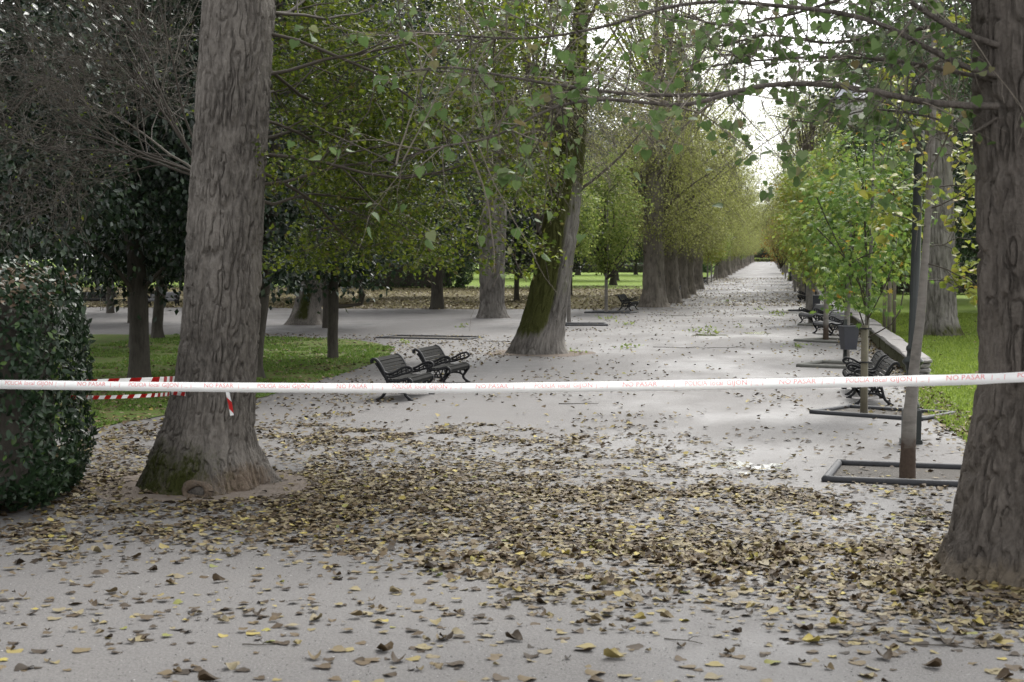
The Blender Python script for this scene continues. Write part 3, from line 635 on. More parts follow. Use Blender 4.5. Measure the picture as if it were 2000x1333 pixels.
for x, y in spots:
    r = copy_tree(wd0, (x, y, 0), rng.uniform(0, 6.3), rng.uniform(.85, 1.15) * (1.25 if y > 600 else 1))
    if x > 0 and y < 130: r['label'] = 'leafy tree on the bright lawn behind the stout ribbed trunk'; r['group'] = 'trees behind the bright lawn'
    for ch in r.children:
        if ch.name.startswith('crown'): ch.data = wood_cr[k % 2]
    k += 1
# low evergreen bush behind the ribbed trunk
for x, y, s_, lab in [(8.4, 58, .75, 'low dark glossy evergreen behind the stout ribbed trunk on the bright lawn'), (11.5, 76, .9, 'taller dark evergreen at the back of the bright lawn')]:
    r = copy_tree(ev0, (x, y, 0), 1.0, s_, lab, ''); del r['group']

# ---- young trees in bordered pits
maple_cr = {}
def young(label, loc, pts, rad, crown, mats, seed, name='young_tree', group=None, earth=0.0, rz=0.0):
    t = thing(name, label, 'young tree', loc, rz, group)
    g, T, V, C, R = trunk_geo(np.array(pts, float), rad, 20, 70, seed, (.003, 9, 2), (.01, .1, 4)); me = g.mesh('trunk', M['barkY'])
    attr(me, 'earth', sstep(earth + .4, earth - .4, V[:, 2]) * 1.0 if earth else np.zeros(len(V))); link('trunk', me, t)
    if crown is not None: link('crown', crown.mesh('crown', mats), t)
    return t
Y1 = G(1772, 935); pts, r = trk(Y1[1], [(1772, 942, .094), (1773, 900, .090), (1778, 800, .078), (1789, 690, .062), (1798, 620, .055), (1808, 490, .045), (1815, 380, .041), (1820, 280, .038), (1823, 200, .035), (1824, 80, .03), (1828, -60, .018)], Y1)
t1 = young('young smooth grey tree with brown foot in the border nearest the furrowed trunk', Y1, pts, r, None, None, 401, earth=.55)
st = []
rng = np.random.default_rng(44)
for zf in np.linspace(2.3, 5.2, 15):
    a = np.array([np.interp(zf, pts[:, 2], pts[:, 0]), np.interp(zf, pts[:, 2], pts[:, 1]), zf]); th = rng.uniform(0, 6.3)
    st.append((a, [math.cos(th), math.sin(th), rng.uniform(-.1, .5)], rng.uniform(.5, 1.0)))
bough_set(t1, st, 45, 2, [5, 3], 4.5, .085, HEART, M['yellowing'], M['twig_dark'], .04, r=.009, up=-.03)
Y2 = G(1690, 808)
t2 = young('young tree with big lobed fresh green leaves tied to a stake behind the benches', Y2, [(.0, .0, -.05), (.0, 0, .8), (.02, .02, 1.6), (.06, .02, 2.6), (.08, 0, 3.6), (.1, 0, 4.6)], [.045, .043, .04, .034, .025, .01],
           cluster_crown(411, 1.65, 4.75, 1.0, 120, 17, .155, .17, MAPLE, nlimb=12, thick=.011, inner=.25, droop=.7, lumps=.25), [M['maple_blue'], M['twig_dark']], 402)
sap = [(1653, 702, 1.5, 4.6, .85, 'maple_blue', 'young tree tied to the pale stake beside the dark bin', 0.0),
       (1613, 664, 1.75, 6.0, 1.25, 'maple', 'young tree with pale trunk and brick red foot in front of the slatted bench', .55),
       (1583, 632, 1.7, 6.6, 1.35, 'yellowing', 'yellowing young tree with tan trunk beyond the slatted benches', .0),
       (1577, 606, 1.9, 7.2, 1.5, 'maple', 'young tree with dark trunk before the first old tree on the wall side', .0),
       (1563, 580, 2.2, 7.4, 1.5, 'yellowing', 'yellowing young tree where leaf litter covers the avenue', .0)]
for k, (u, v, z0, z1, r, mt, lab, ea) in enumerate(sap):
    b = G(u, v); h = z1 * .9; near_ = k < 1
    young(lab, b, [(0, 0, -.05), (.0, 0, h * .2), (.04, .0, h * .45), (.07, 0, h * .7), (.05, 0, h)], [.085, .078, .07, .05, .02],
          cluster_crown(420 + k, z0, z1, r, 170, 30, .14, .22, MAPLE if near_ else DIA, nlimb=12, thick=.014, inner=.25, lumps=.25), [M[mt], M['twig_dark']], 410 + k, earth=ea)
b = np.array([.9, 118, 0]); young('small tree turned orange reaching over the avenue', b, [(1.0, 0, -.05), (1.0, 0, 1.2), (.8, 0, 2.4), (.5, 0, 4)], [.09, .08, .06, .03], cluster_crown(431, 2.2, 5.2, 1.1, 110, 26, .12, .24, nlimb=8), [M['orange'], M['twig_dark']], 431)
ysp = cluster_crown(440, 2.0, 7.2, 1.6, 200, 36, .14, .27, inner=.25, lumps=.25).mesh('crown', [M['yellowing'], M['twig_dark']])
ysm = cluster_crown(441, 2.0, 7.0, 1.5, 200, 36, .14, .27, inner=.25, lumps=.25).mesh('crown', [M['maple'], M['twig_dark']])
yt = simple_trunk('trunk', [(0, 0, -.05), (0, 0, 1.5), (.05, 0, 3), (.05, 0, 5.5)], [.08, .07, .055, .02], M['barkY'], 442, 12, 16, (.002, 6, 2), (.01, .1, 4))
for k, (u, v, lab, cr) in enumerate([(1111, 633, 'slim young tree in the border just beyond the leaning moss tree', ysm), (1184, 612, 'slim young tree with light green leaves beside the single bench', ysm)]):
    b = G(u, v); t = thing('young_tree', lab, 'young tree', b); link('trunk', yt, t); o = link('crown', cr, t); o.rotation_euler = (0, 0, 1 + k)
    if k == 0: o.scale = (.75, .75, .8); o.location = (0, 0, .9)
ya = thing('young_tree', 'distant young tree among the lamps along the avenue', 'young tree', (-5.2, 145, 0), group='distant young trees along the avenue'); link('trunk', yt, ya); link('crown', ysp, ya)
for i, (x, y) in enumerate([(-5.3, 158), (-5.2, 172), (-5.3, 226), (-5.2, 300), (-5.3, 370), (1.9, 182), (2.0, 196), (1.9, 210), (2.0, 226), (1.9, 256), (2.0, 330)]):
    r = copy_tree(ya, (x, y, 0), i * 1.3, .95 + .05 * (i % 3))
    if i % 2: 
        for ch in r.children:
            if ch.name.startswith('crown'): ch.data = ysm

# pit borders: four rounded rails round bare soil
def pit(label, corners, mat, rr=.05):
    c = np.mean(corners, axis=0); t = thing('tree_pit_border', label, 'tree pit', c)
    q = [np.array(p) - c for p in corners]
    for i in range(4):
        a, b = q[i], q[(i + 1) % 4]; d = nrmz(b - a); g = Geo()
        n = max(6, int(np.linalg.norm(b - a) / .15)); pth = np.array([a - d * .02 + (b - a + d * .04) * k / n for k in range(n + 1)]); pth[:, 2] = rr * .55
        tube(g, pth, rr, 10, 0, True); gobj('rail', g, mat, t)
    g = Geo(); g.add([[p[0], p[1], .006] for p in q], np.array([[0, 1, 2, 3]])); gobj('soil', g, M['soil'], t, False)
def px_pit(label, fl, fr, w, dep, mat, rr=.05):
    a = G(*fl); b = G(*fr); d = nrmz(b - a); n = np.array([-d[1], d[0], 0]); b = a + d * w
    pit(label, [a, b, b + n * dep, a + n * dep], mat, rr)
px_pit('dark pipe border round the young grey tree near the furrowed trunk', (1612, 941), (1868, 951), 1.75, 1.55, M['pit'], .046)
px_pit('dark pipe border round the staked young tree behind the benches', (1586, 808), (1800, 823), 1.9, 1.25, M['pit'], .042)
px_pit('worn pale border round the young tree by the dark bin', (1559, 717), (1640, 720), 1.7, 1.5, M['pit_pale'], .05)
px_pit('worn border round the young tree with brick red foot', (1553, 667), (1640, 671), 1.7, 1.6, M['pit_pale'], .05)
px_pit('low border round the yellowing young tree', (1560, 636), (1610, 638), 1.6, 1.6, M['pit_pale'], .05)
px_pit('low border round the young tree before the first old tree', (1541, 608), (1580, 609), 1.6, 1.6, M['pit'], .05)
px_pit('low border round the slim tree beyond the leaning moss tree', (1100, 637), (1180, 637), 1.6, 1.4, M['pit'], .05)
px_pit('low border round the slim tree beside the single bench', (1143, 612), (1232, 613), 2.0, 1.4, M['pit'], .05)
px_pit('low border sunk in the gravel of the cross path', (735, 661), (900, 664), 3.0, 1.5, M['pit'], .03)

def stake(label, b, h, r, mat, lean=(0, 0), ties=(), group=None):
    t = thing('wooden_stake', label, 'stake', b, 0, group); g = Geo(); p = np.array([[0, 0, -.05], [lean[0] * .5, lean[1] * .5, h * .5], [lean[0], lean[1], h]]); tube(g, p, [r, r * .97, r * .93], 10, 0, True); gobj('post', g, mat, t)
    for z in ties:
        g = Geo(); th = np.linspace(0, 2 * np.pi, 17); cx = lean[0] * z / h
        tube(g, np.column_stack([np.cos(th) * (r + .028) + cx + .02, np.sin(th) * (r + .01), np.full(17, z)]), .014, 6); gobj('tie', g, M['rubber'], t)
stake('thick wooden stake with black ties holding the fresh green young tree', Y2 + [-.03, -.09, 0], 1.45, .058, M['stake'], (.0, 0), (.85, 1.4))
b = G(1652, 700); stake('pale weathered stake with a black tie beside the dark bin', b + [-.02, -.1, 0], 1.4, .052, M['stake_grey'], (.06, 0), (1.15,))
for k, (u, v) in enumerate([(1727, 650), (1737, 655), (1746, 650)]):
    stake('one of three weathered posts set close together behind the low wall', G(u, v + 3), 1.75, .06, M['stake'], (0, 0), (), 'posts behind the low wall')
t = thing('young_tree', 'small leafy tree guarded by three posts behind the low wall', 'young tree', G(1737, 648)); link('trunk', yt, t); o = link('crown', ysm, t); o.scale = (.8, .8, .9)

# ------------------------------------------------------------------ low stone wall
W0, W1 = G(1803, 738), G(1655, 625); W0[0] = 3.2; W1[0] = 3.3; tW = thing('low_stone_wall', 'low mossy stone wall with flat grey coping slabs edging the bright lawn', 'wall', W0)
rng = np.random.default_rng(8); y = 0.0; Lw = W1[1] - W0[1]; k = 0
while y < Lw:
    l = rng.uniform(1.9, 2.7); dz = .03 if 16 < y < 20 else 0.0
    for s_ in (0, 1):
        g = Geo(); box(g, (0, 0, 0), (.33, l / 2 - .012, .36), 0, .03); V = g.V[0]; V += rng.normal(0, .010, V.shape)
        gobj('block', g, M['stone_moss'], tW, False, loc=(rng.uniform(-.012, .012) + .1 * y / Lw, y + l * (.25 + .5 * s_), .17))
    g = Geo(); box(g, (0, 0, 0), (.46 + (.05 if dz else 0), l - .015, .075), 0, .018); V = g.V[0]; V += rng.normal(0, .006, V.shape)
    gobj('coping_slab', g, M['stone'], tW, False, loc=(rng.uniform(-.012, .012) + .1 * y / Lw, y + l / 2, .387 + dz + rng.uniform(0, .012)))
    y += l; k += 1
for z, r in ((.07, .20), (.17, .21), (.27, .20), (.37, .23)):
    g = Geo(); lathe(g, [(0, -.045), (r * .85, -.045), (r, -.02), (r, .02), (r * .85, .045), (0, .045)], sides=16); V = g.V[0]; V += rng.normal(0, .007, V.shape)
    gobj('end_stone', g, M['stone'], tW, False, loc=(0, -.22, z))

# ------------------------------------------------------------------ benches
def bar2d(g, pts, w, y0, t, m=0, n=None):
    p = np.array([(x, 0, z) for x, z in pts], float); p = smooth_path(p, n or max(4, len(p) * 4)); tg = nrmz(np.gradient(p, axis=0)); nn = np.column_stack([-tg[:, 2], np.zeros(len(p)), tg[:, 0]]) * w / 2
    off = np.array([0, t / 2, 0]); k = len(p); c = np.array([0, y0, 0])
    V = np.concatenate([p + nn - off, p - nn - off, p - nn + off, p + nn + off]) + c; i = np.arange(k - 1); F = []
    for a, b in ((0, 1), (1, 2), (2, 3), (3, 0)): F.append(np.stack([a * k + i, b * k + i, b * k + i + 1, a * k + i + 1], -1))
    F.append(np.array([[0, 3 * k, 2 * k, k], [k - 1, 2 * k - 1, 3 * k - 1, 4 * k - 1]])); g.add(V, F, m)
def frame_geo(y0):
    g = Geo(); T = .035
    bar2d(g, [(.12, .28), (.07, .40), (.01, .53), (-.05, .64), (-.11, .715), (-.17, .735), (-.205, .70), (-.19, .665)], .045, y0, .07)
    bar2d(g, [(.05, .40), (-.02, .50), (-.08, .60), (-.13, .66)], .028, y0, T)
    bar2d(g, [(.0, .52), (.1, .475), (.22, .50), (.36, .575), (.47, .605), (.53, .585), (.54, .54), (.48, .50), (.36, .47), (.22, .425), (.08, .41)], .036, y0, .055)
    bar2d(g, [(.08, .47), (.22, .455), (.36, .52), (.47, .555)], .02, y0, T)
    bar2d(g, [(.05, .385), (.16, .345), (.3, .345), (.42, .375), (.49, .385), (.53, .355), (.535, .30), (.50, .25), (.44, .23)], .042, y0, .055)
    bar2d(g, [(.52, .28), (.46, .19), (.42, .13), (.45, .07), (.53, .012)], .042, y0, .055); bar2d(g, [(.47, .012), (.57, .012)], .024, y0, .06, n=2)
    bar2d(g, [(.1, .34), (.07, .24), (.05, .16), (.01, .08), (-.08, .012)], .045, y0, .055); bar2d(g, [(-.12, .012), (-.02, .012)], .024, y0, .06, n=2)
    bar2d(g, [(.44, .13), (.36, .185), (.25, .2), (.14, .185), (.05, .13)], .034, y0, T)
    for a, b in (((.1, .35), (.2, .2)), ((.16, .345), (.12, .19)), ((.2, .345), (.3, .2)), ((.3, .345), (.22, .2)), ((.3, .345), (.38, .18)), ((.4, .37), (.34, .19)), ((.42, .37), (.47, .2)), ((.05, .24), (.44, .25)),
                 ((.03, .50), (.0, .47)), ((-.03, .6), (-.055, .555)), ((-.09, .69), (-.1, .62)), ((.12, .485), (.13, .43)), ((.2, .495), (.2, .43)), ((.28, .53), (.28, .45)), ((.36, .575), (.36, .47)), ((.44, .6), (.44, .49))):
        bar2d(g, [a, b], .02, y0, .025, n=2)
    return g
PROF = [(.525, .315), (.53, .365), (.475, .40), (.41, .392), (.345, .375), (.28, .365), (.215, .365), (.15, .372), (.085, .42), (.045, .48), (.01, .54), (-.025, .60), (-.06, .655), (-.105, .705), (-.165, .725)]
def make_bench(name, label, L, slat_m, group=None, nparts=True):
    t = thing(name, label, 'bench', (0, 0, 0), 0, group)
    for s_ in (-1, 1): gobj('end_frame', frame_geo(s_ * L / 2), M['iron'], t)
    for i, (x, z) in enumerate(PROF):
        a = PROF[max(i - 1, 0)]; b = PROF[min(i + 1, len(PROF) - 1)]; an = math.atan2(b[1] - a[1], b[0] - a[0])
        g = Geo(); R = np.array([[math.cos(an), 0, -math.sin(an)], [0, 1, 0], [math.sin(an), 0, math.cos(an)]]); box(g, (x, 0, z), (.055, L - .02, .022), 0, 0, R); gobj('slat', g, slat_m, t, False)
    return t
bench = make_bench('park_bench', 'iron and slat bench by the shaded lawn, the pair\'s end nearer the hedge', 1.4, M['slat'])
yl = G(785, 780)[1]; bench.location = (-6.75, yl + .45, 0); bench.rotation_euler = (0, 0, math.radians(-4))
copy_tree(bench, (-6.62, yl + 3.45, 0), math.radians(-5), None, 'iron and slat bench by the shaded lawn, the pair\'s end nearer the leaning moss tree')
yr = G(1690, 791)[1]; copy_tree(bench, (2.02, yr + .66, 0), math.radians(182), None, 'black iron bench beside the staked young tree, the pair\'s end nearer the lamp post')
copy_tree(bench, (2.0, yr + 2.7, 0), math.radians(180), None, 'black iron bench beside the staked young tree, the pair\'s end nearer the bin')
b = G(1222, 607); copy_tree(bench, (b[0] - .15, b[1] + .6, 0), math.radians(-8), None, 'single black iron bench before the old row of trees')
sl = make_bench('park_bench', 'slatted iron bench behind the young tree with brick red foot', 1.5, M['slat_grey'])
b = G(1612, 655); sl.location = (2.25, b[1] + .7, 0); sl.rotation_euler = (0, 0, math.radians(198))
copy_tree(sl, (1.95, b[1] + 8.5, 0), math.radians(200), None, 'slatted iron bench between two young trees beyond the first slatted bench')
copy_tree(bench, (2.2, 92, 0), math.radians(182), None, 'dark bench beside the first old tree past the low wall')
for y in (146, 149): copy_tree(bench, (-5.95, y, 0), math.radians(-5), None, 'far dark bench behind the lamp post past the tight row of trees', 'far benches by the lamp')
# furniture across the path at the back
b = G(318, 600); copy_tree(sl, (b[0], b[1] + .3, 0), math.radians(-92), (1, 1, 1.0), 'pale slatted bench across the cross path between two dark trunks')
b = G(175, 600); copy_tree(bench, (b[0], b[1] + .5, 0), math.radians(-80), (1, 1.3, 1), 'dark bench at the far side of the cross path beside the open metal chair')
def chair(label, b, rz):
    t = thing('metal_chair', label, 'chair', b, rz); w, d = .42, .5
    for sx in (-1, 1):
        g = Geo(); tube(g, smooth_path([(sx * w / 2, -.08, .0), (sx * w / 2, 0, .44), (sx * w / 2 * .95, -.12, .95)], 10), .016, 6, 0, True); gobj('back_leg', g, M['stake'], t)
        g = Geo(); tube(g, [(sx * w / 2, d, 0), (sx * w / 2, d - .03, .44), (sx * w / 2, d - .05, .62)], .016, 6, 0, True); gobj('front_leg', g, M['stake'], t)
        g = Geo(); tube(g, [(sx * w / 2, -.03, .64), (sx * w / 2, .2, .66), (sx * w / 2, d - .04, .62)], .016, 6, 0, True); gobj('arm', g, M['stake'], t)
    g = Geo(); box(g, (0, d / 2 - .02, .44), (w, d - .04, .03)); gobj('seat', g, M['slat'], t, False)
    g = Geo(); R = Euler((math.radians(13), 0, 0)).to_matrix(); box(g, (0, -.075, .75), (w - .04, .02, .38), 0, 0, np.array(R)); gobj('backrest', g, M['slat'], t, False)
chair('open metal armchair seen from behind at the far side of the cross path', G(206, 607), math.radians(12))
chair('second metal chair in the shade beside the open armchair', G(222, 604), math.radians(-20))

# ------------------------------------------------------------------ lamp posts
def lamp(label, loc, group=None, arm=1):
    t = thing('lamp_post', label, 'lamp post', loc, 0, group)
    g = Geo(); box(g, (0, 0, .24), (.25, .25, .5), 0, .03); box(g, (0, 0, .03), (.29, .29, .06)); gobj('plinth', g, M['lamp_iron'], t, False)
    g = Geo(); lathe(g, [(.10, .48), (.11, .52), (.085, .58), (.085, 1.0), (.10, 1.03), (.10, 1.07), (.145, 1.12), (.145, 1.15), (.09, 1.20), (.085, 1.27), (.10, 1.29), (.10, 1.33), (.072, 1.36), (.066, 2.5), (.058, 4.2), (.07, 4.22), (.07, 4.28), (.04, 4.32), (.036, 4.9), (.0, 5.0)], sides=18); gobj('column', g, M['lamp_iron'], t)
    x = -.92 * arm
    g = Geo(); tube(g, smooth_path([(0, 0, 4.7), (-.05 * arm, 0, 5.0), (-.3 * arm, 0, 5.22), (-.65 * arm, 0, 5.25), (-.88 * arm, 0, 5.12), (x, 0, 4.98)], 24), .024, 8); tube(g, smooth_path([(0, 0, 4.35), (-.25 * arm, 0, 4.55), (-.4 * arm, 0, 4.9), (-.42 * arm, 0, 5.2)], 16), .012, 6); gobj('arm', g, M['lamp_iron'], t)
    g = Geo(); lathe(g, [(.0, 5.02), (.03, 5.0), (.04, 4.93), (.12, 4.9), (.2, 4.82), (.24, 4.74), (.31, 4.715), (.315, 4.70), (.0, 4.70)], (x, 0, 0), 28); h = gobj('lantern_hood', g, M['hood'], t)
    g = Geo(); lathe(g, [(.225, 4.70), (.22, 4.62), (.18, 4.48), (.11, 4.40), (0, 4.37)], (x, 0, 0), 24); gobj('globe', g, M['globe'], h)
    g = Geo(); lathe(g, [(.312, 4.715), (.325, 4.705), (.325, 4.69), (.31, 4.685)], (x, 0, 0), 28); gobj('rim', g, M['lamp_iron'], h); return t
L0 = G(1779, 866); lp = lamp('black lamp post with hanging lantern beside the young grey tree', L0); lp.rotation_euler = (0, math.radians(.8), 0)
for x, y, lab, gr in [(2.15, 94, 'lamp post hidden among the young trees past the low wall', None), (-5.45, 133, 'black lamp post at the end of the tight row of old trees', None)]:
    copy_tree(lp, (x, y, 0), 0 if x > 0 else math.pi, None, lab)
for i, (x, y) in enumerate([(-5.2, 205), (-5.2, 277), (-5.1, 349), (-5.1, 421), (-5.1, 492), (2.2, 166), (2.2, 240), (2.2, 312), (2.2, 384), (-.5, 603)]):
    copy_tree(lp, (x, y, 0), 0 if x > 0 else math.pi, None, 'far off lamp post in the line along the avenue', 'far lamp posts along the avenue')

# ------------------------------------------------------------------ litter bins, sign, hedges
def bin_(label, b, rz=0.0):
    t = thing('litter_bin', label, 'bin', b, rz); g = Geo(); V = []
    for z, w, d in ((.30, .15, .14), (.86, .20, .19), (.86, .175, .165), (.36, .14, .13)): V += [(-w, -d, z), (w, -d, z), (w, d, z), (-w, d, z)]
    F = [[3, 2, 1, 0]] + [[a * 4 + i, a * 4 + (i + 1) % 4, a * 4 + 4 + (i + 1) % 4, a * 4 + 4 + i] for a in range(3) for i in range(4)] + [[12, 13, 14, 15]]
    g.add(V, np.array(F)); gobj('container', g, M['bin'], t, False)
    g = Geo(); box(g, (0, .21, .5), (.07, .05, 1.04)); gobj('post', g, M['lamp_iron'], t, False)
    g = Geo(); box(g, (0, 0, .855), (.43, .41, .03), 0, .006); box(g, (0, 0, .30), (.31, .29, .02)); gobj('rim', g, M['bin'], t, False)
bin_('dark tapered litter bin beside the pale weathered stake', G(1657, 706), .35)
bin_('far litter bin between the slatted benches and old trees', np.array([2.05, 72, 0]), 0.0)
bin_('small green litter bin against the tight row of trees', np.array([-5.0, 92.5, 0]), 0.0)
t = thing('red_sign', 'small red sign board on a post at the far end of the avenue', 'sign', (-4.9, 596, 0)); g = Geo(); box(g, (0, 0, 1.6), (.12, .12, 3.2)); gobj('post', g, M['stake'], t, False); g = Geo(); box(g, (.1, -.09, 3.5), (1.3, .05, 1.3)); gobj('board', g, M['sign'], t, False)
def hedge_box(label, c, size, leaf, n, seed, mat, dry=None, name='hedge', round_=.25):
    rng = np.random.default_rng(seed); sx, sy, sz = np.array(size) / 2; t = thing(name, label, 'hedge', (c[0], c[1], 0)); g = Geo()
    u = rng.uniform(-1, 1, (n, 3)); ax = rng.choice(3, n, p=[.36, .28, .36]); sg = np.where(rng.random(n) < .5, -1, 1); u[np.arange(n), ax] = sg * rng.uniform(.8, 1.0, n)
    k = np.sum(np.abs(u) ** 5, 1) ** .2; u = u / np.maximum(k, 1)[:, None]
    p = u * np.array([sx, sy, sz]); lum = fbm(p * .9 + seed, 3, seed) - .5; nn = nrmz(u ** 3 / np.array([sx, sy, sz])); p = p + nn * (lum * round_ * 2)[:, None]; p[:, 2] += sz
    top = (nn[:, 2] > .6) & (rng.random(n) < .22) & (dry is not None)
    nr = nn + rng.normal(0, .55, (n, 3)); dr = rng.normal(0, 1, (n, 3)) + nn * .8
    sc = leaf * rng.uniform(.6, 1.3, n)
    ok = p[:, 2] > .02; a = ok & ~top; scatter(g, DIA if dry is None else OVAL, p[a], nr[a], dr[a], sc[a], 0)
    if dry is not None: a = ok & top; scatter(g, OVAL, p[a], nr[a], dr[a], sc[a], 1)
    o = gobj('foliage', g, [mat, dry or mat], t); o['kind'] = 'stuff'
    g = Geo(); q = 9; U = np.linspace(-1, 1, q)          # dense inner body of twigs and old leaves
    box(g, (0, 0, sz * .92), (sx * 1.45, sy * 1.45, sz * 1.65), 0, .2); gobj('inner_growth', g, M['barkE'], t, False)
    return t
OVAL = (np.array([[0, 0, 0], [.2, .25, .05], [.24, .55, .05], [0, 1, -.06], [-.24, .55, .05], [-.2, .25, .05], [0, .5, 0]]), [np.array([[0, 1, 6], [1, 2, 6], [2, 3, 6], [3, 4, 6], [4, 5, 6], [5, 0, 6]])])
hb = np.array([-8.8, 16.25, 0]); hd = hedge_box('dense clipped dark evergreen hedge with dry brown top by the thick grey trunk', hb, (3.2, 3.2, 2.5), .085, 23000, 51, M['hedge'], M['hedge_dry'], round_=.22)
hd.rotation_euler = (0, 0, math.radians(16))
hedge_box('long dark clipped hedge behind the sunny strip of lawn', (-27, 240), (40, 2, 1.35), .22, 9000, 52, M['forest'])
hedge_box('low clipped hedge closing the far end of the avenue', (-2, 612), (26, 2, 1.3), .35, 3000, 53, M['maple'])
for k, (x, y, w) in enumerate([(-52, 150, 30), (-85, 140, 30), (-30, 128, 14)]): hedge_box(['dark thicket closing the back of the littered lawn', 'far thicket at the back of the wood past the hedge', 'low shrubbery under the trees of the littered lawn'][k], (x, y), (w, 4, 2.2), .2, 6000, 54 + k, M['forest'], round_=.6)
hedge_box('tall tree belt far beyond the end of the avenue', (0, 730), (260, 10, 13), 1.1, 9000, 60, M['forest'], round_=2.5)
hedge_box('distant tree belt behind the long clipped hedge', (-60, 425), (100, 6, 6), .7, 7000, 61, M['forest'], round_=1.5)
hedge_box('green shrubbery at the back of the bright lawn', (14, 112), (18, 4, 2.4), .2, 6000, 59, M['forest'], round_=.7)

# ------------------------------------------------------------------ barrier tape
def ribbon(path, width, up, n, seed=0):
    p = smooth_path(path, n); return p
tw = .088
tape_ctrl = [P(-160, 749, 15.0), P(400, 756.5, 14.55), P(900, 758.5, 14.1), P(1400, 752, 13.6), P(1750, 745, 13.2), P(1930, 740, 12.94), P(2150, 728, 12.6)]
tp = smooth_path(np.array(tape_ctrl), 400); org = tp[0].copy(); tp = tp - org
tilt = np.interp(np.linspace(0, 1, 400), [0, .5, .8, 1], [.18, .25, .42, .5]) + .10 * np.sin(np.linspace(0, 23, 400)) + .06 * np.sin(np.linspace(0, 61, 400))           # leans away from the upright
tan_ = nrmz(np.gradient(tp, axis=0)); hor = nrmz(np.cross(tan_, [0, 0, 1])); upv = nrmz(np.cross(hor, tan_))
wv = nrmz(upv * np.cos(tilt)[:, None] - hor * np.sin(tilt)[:, None])
tt = thing('barrier_tape', 'white police barrier tape with red lettering stretched across the avenue', 'tape', org)
g = Geo(); V = np.stack([tp - wv * tw / 2, tp + wv * tw / 2], 1).reshape(-1, 3); i = np.arange(399) * 2; g.add(V, np.stack([i, i + 2, i + 3, i + 1], -1)); o = gobj('strip', g, M['tape'], tt)
md = o.modifiers.new('thickness', 'SOLIDIFY'); md.thickness = .0006
arc = np.concatenate([[0], np.cumsum(np.linalg.norm(np.diff(tp, axis=0), axis=1))]); nv = np.cross(tan_, wv); nv = nv * np.sign(nv[200].dot(-(tp[200] + org - np.array([0, 0, 2.6]))))
def text_mesh(s, size, name='lettering'):
    cu = bpy.data.curves.new('t', 'FONT'); cu.body = s; cu.size = size; cu.resolution_u = 2; ob = bpy.data.objects.new('t', cu); COL.objects.link(ob)
    me = bpy.data.meshes.new_from_object(ob.evaluated_get(bpy.context.evaluated_depsgraph_get())); bpy.data.objects.remove(ob); bpy.data.curves.remove(cu)
    V = np.array([v.co[:] for v in me.vertices]); Fs = [list(p.vertices) for p in me.polygons]; bpy.data.meshes.remove(me); return V, Fs
u_t, _ = pix(tp + org); words = [text_mesh('POLICIA', .058), text_mesh('local', .058), text_mesh('GIJON', .058), text_mesh('|  _  |', .05), text_mesh('NO PASAR', .058), text_mesh('|  _  |', .05)]
offs = [(0, .185), (.215, .105), (.35, .17), (.555, .10), (.79 - .0, .30), (1.14, .10)]
s0 = float(np.interp(10, u_t, arc)); per = 1.335
for r in range(-1, 8):
    for (V, Fs), (o_, w_) in zip(words, offs):
        a = s0 + r * per + o_; 
        if a < .02 or a + w_ > arc[-1] - .02: continue
        x = V[:, 0] - V[:, 0].min(); x = x / max(x.max(), 1e-6) * w_ + a; h = V[:, 1] * .95 - .0005
        k = np.interp(x, arc, np.arange(400)); i = np.minimum(k.astype(int), 398); f = (k - i)[:, None]
        pc = tp[i] * (1 - f) + tp[i + 1] * f; q = pc + wv[i] * (h - .002)[:, None] + nv[i] * .0022
        me = bpy.data.meshes.new('lettering'); me.from_pydata(q.tolist(), [], Fs); me.materials.append(M['print']); me.update(); link('lettering', me, tt)
def striped(name, label, path, w, wdir, n, period, parent=None, twist=None):
    p = smooth_path(np.array(path), n); o0 = p[0].copy(); p = p - o0; t = thing(name, label, 'tape', o0); g = Geo(); ar = np.concatenate([[0], np.cumsum(np.linalg.norm(np.diff(p, axis=0), axis=1))]); W = np.array(wdir, float)
    N_ = int(ar[-1] / (period / 2)) + 1; pe = lambda s_: np.array([np.interp(s_, ar, p[:, k]) for k in range(3)])
    for part_m, nm in ((0, 'white_band'), (1, 'red_band')):
        for k in range(part_m, N_, 2):
            g = Geo()
            for q in range(4):
                sa = [k * period / 2 + period / 8 * (q + e) for e in (0, 1)]; sl_ = period * .22; Vv = []
                for s_, e in ((sa[0], 0), (sa[1], 0), (sa[1], 1), (sa[0], 1)):
                    ss = min(max(s_ + (sl_ if e else 0) - sl_ / 2, 0), ar[-1]); Vv.append(pe(ss) + W * w * (e - .5))
                g.add(Vv, np.array([[0, 1, 2, 3]]))
            o = gobj(nm, g, M['tape_red' if part_m else 'tape'], t, False); md = o.modifiers.new('thickness', 'SOLIDIFY'); md.thickness = .0008
    return t
rw = RA[np.argmin(np.abs(CA[:, 2] - 1.12))] + .03; cw = CA[np.argmin(np.abs(CA[:, 2] - 1.12))] + A0
zt = P(345, 747, YA)[2]; zl = P(345, 770, YA)[2]
left = cw + np.array([-rw - .02, -.05, 0])
fr = [cw + np.array([math.cos(a) * (rw + .015), math.sin(a) * (rw + .015), 0]) for a in np.radians([182, 215, 250, 285])]
up_p = [P(100, 751, 17.6), P(200, 747.5, 18.0), P(300, 744, 18.3), P(342, 742, YA - .05)]
striped('striped_tape', 'red and white striped tape running flat from the hedge to the thick grey trunk', up_p, .085, (0, -.25, .97), 60, .26)
lo_p = [P(125, 776, 17.5), P(200, 776.5, 17.9), P(290, 773, 18.25), P(352, 768, YA - .3), *[np.array([q[0], q[1], P(380, 764, YA)[2]]) for q in fr[1:3]]]
striped('striped_tape', 'thin twisted red and white tape tied low between hedge and thick grey trunk', lo_p, .045, (0, -.3, .95), 60, .15)
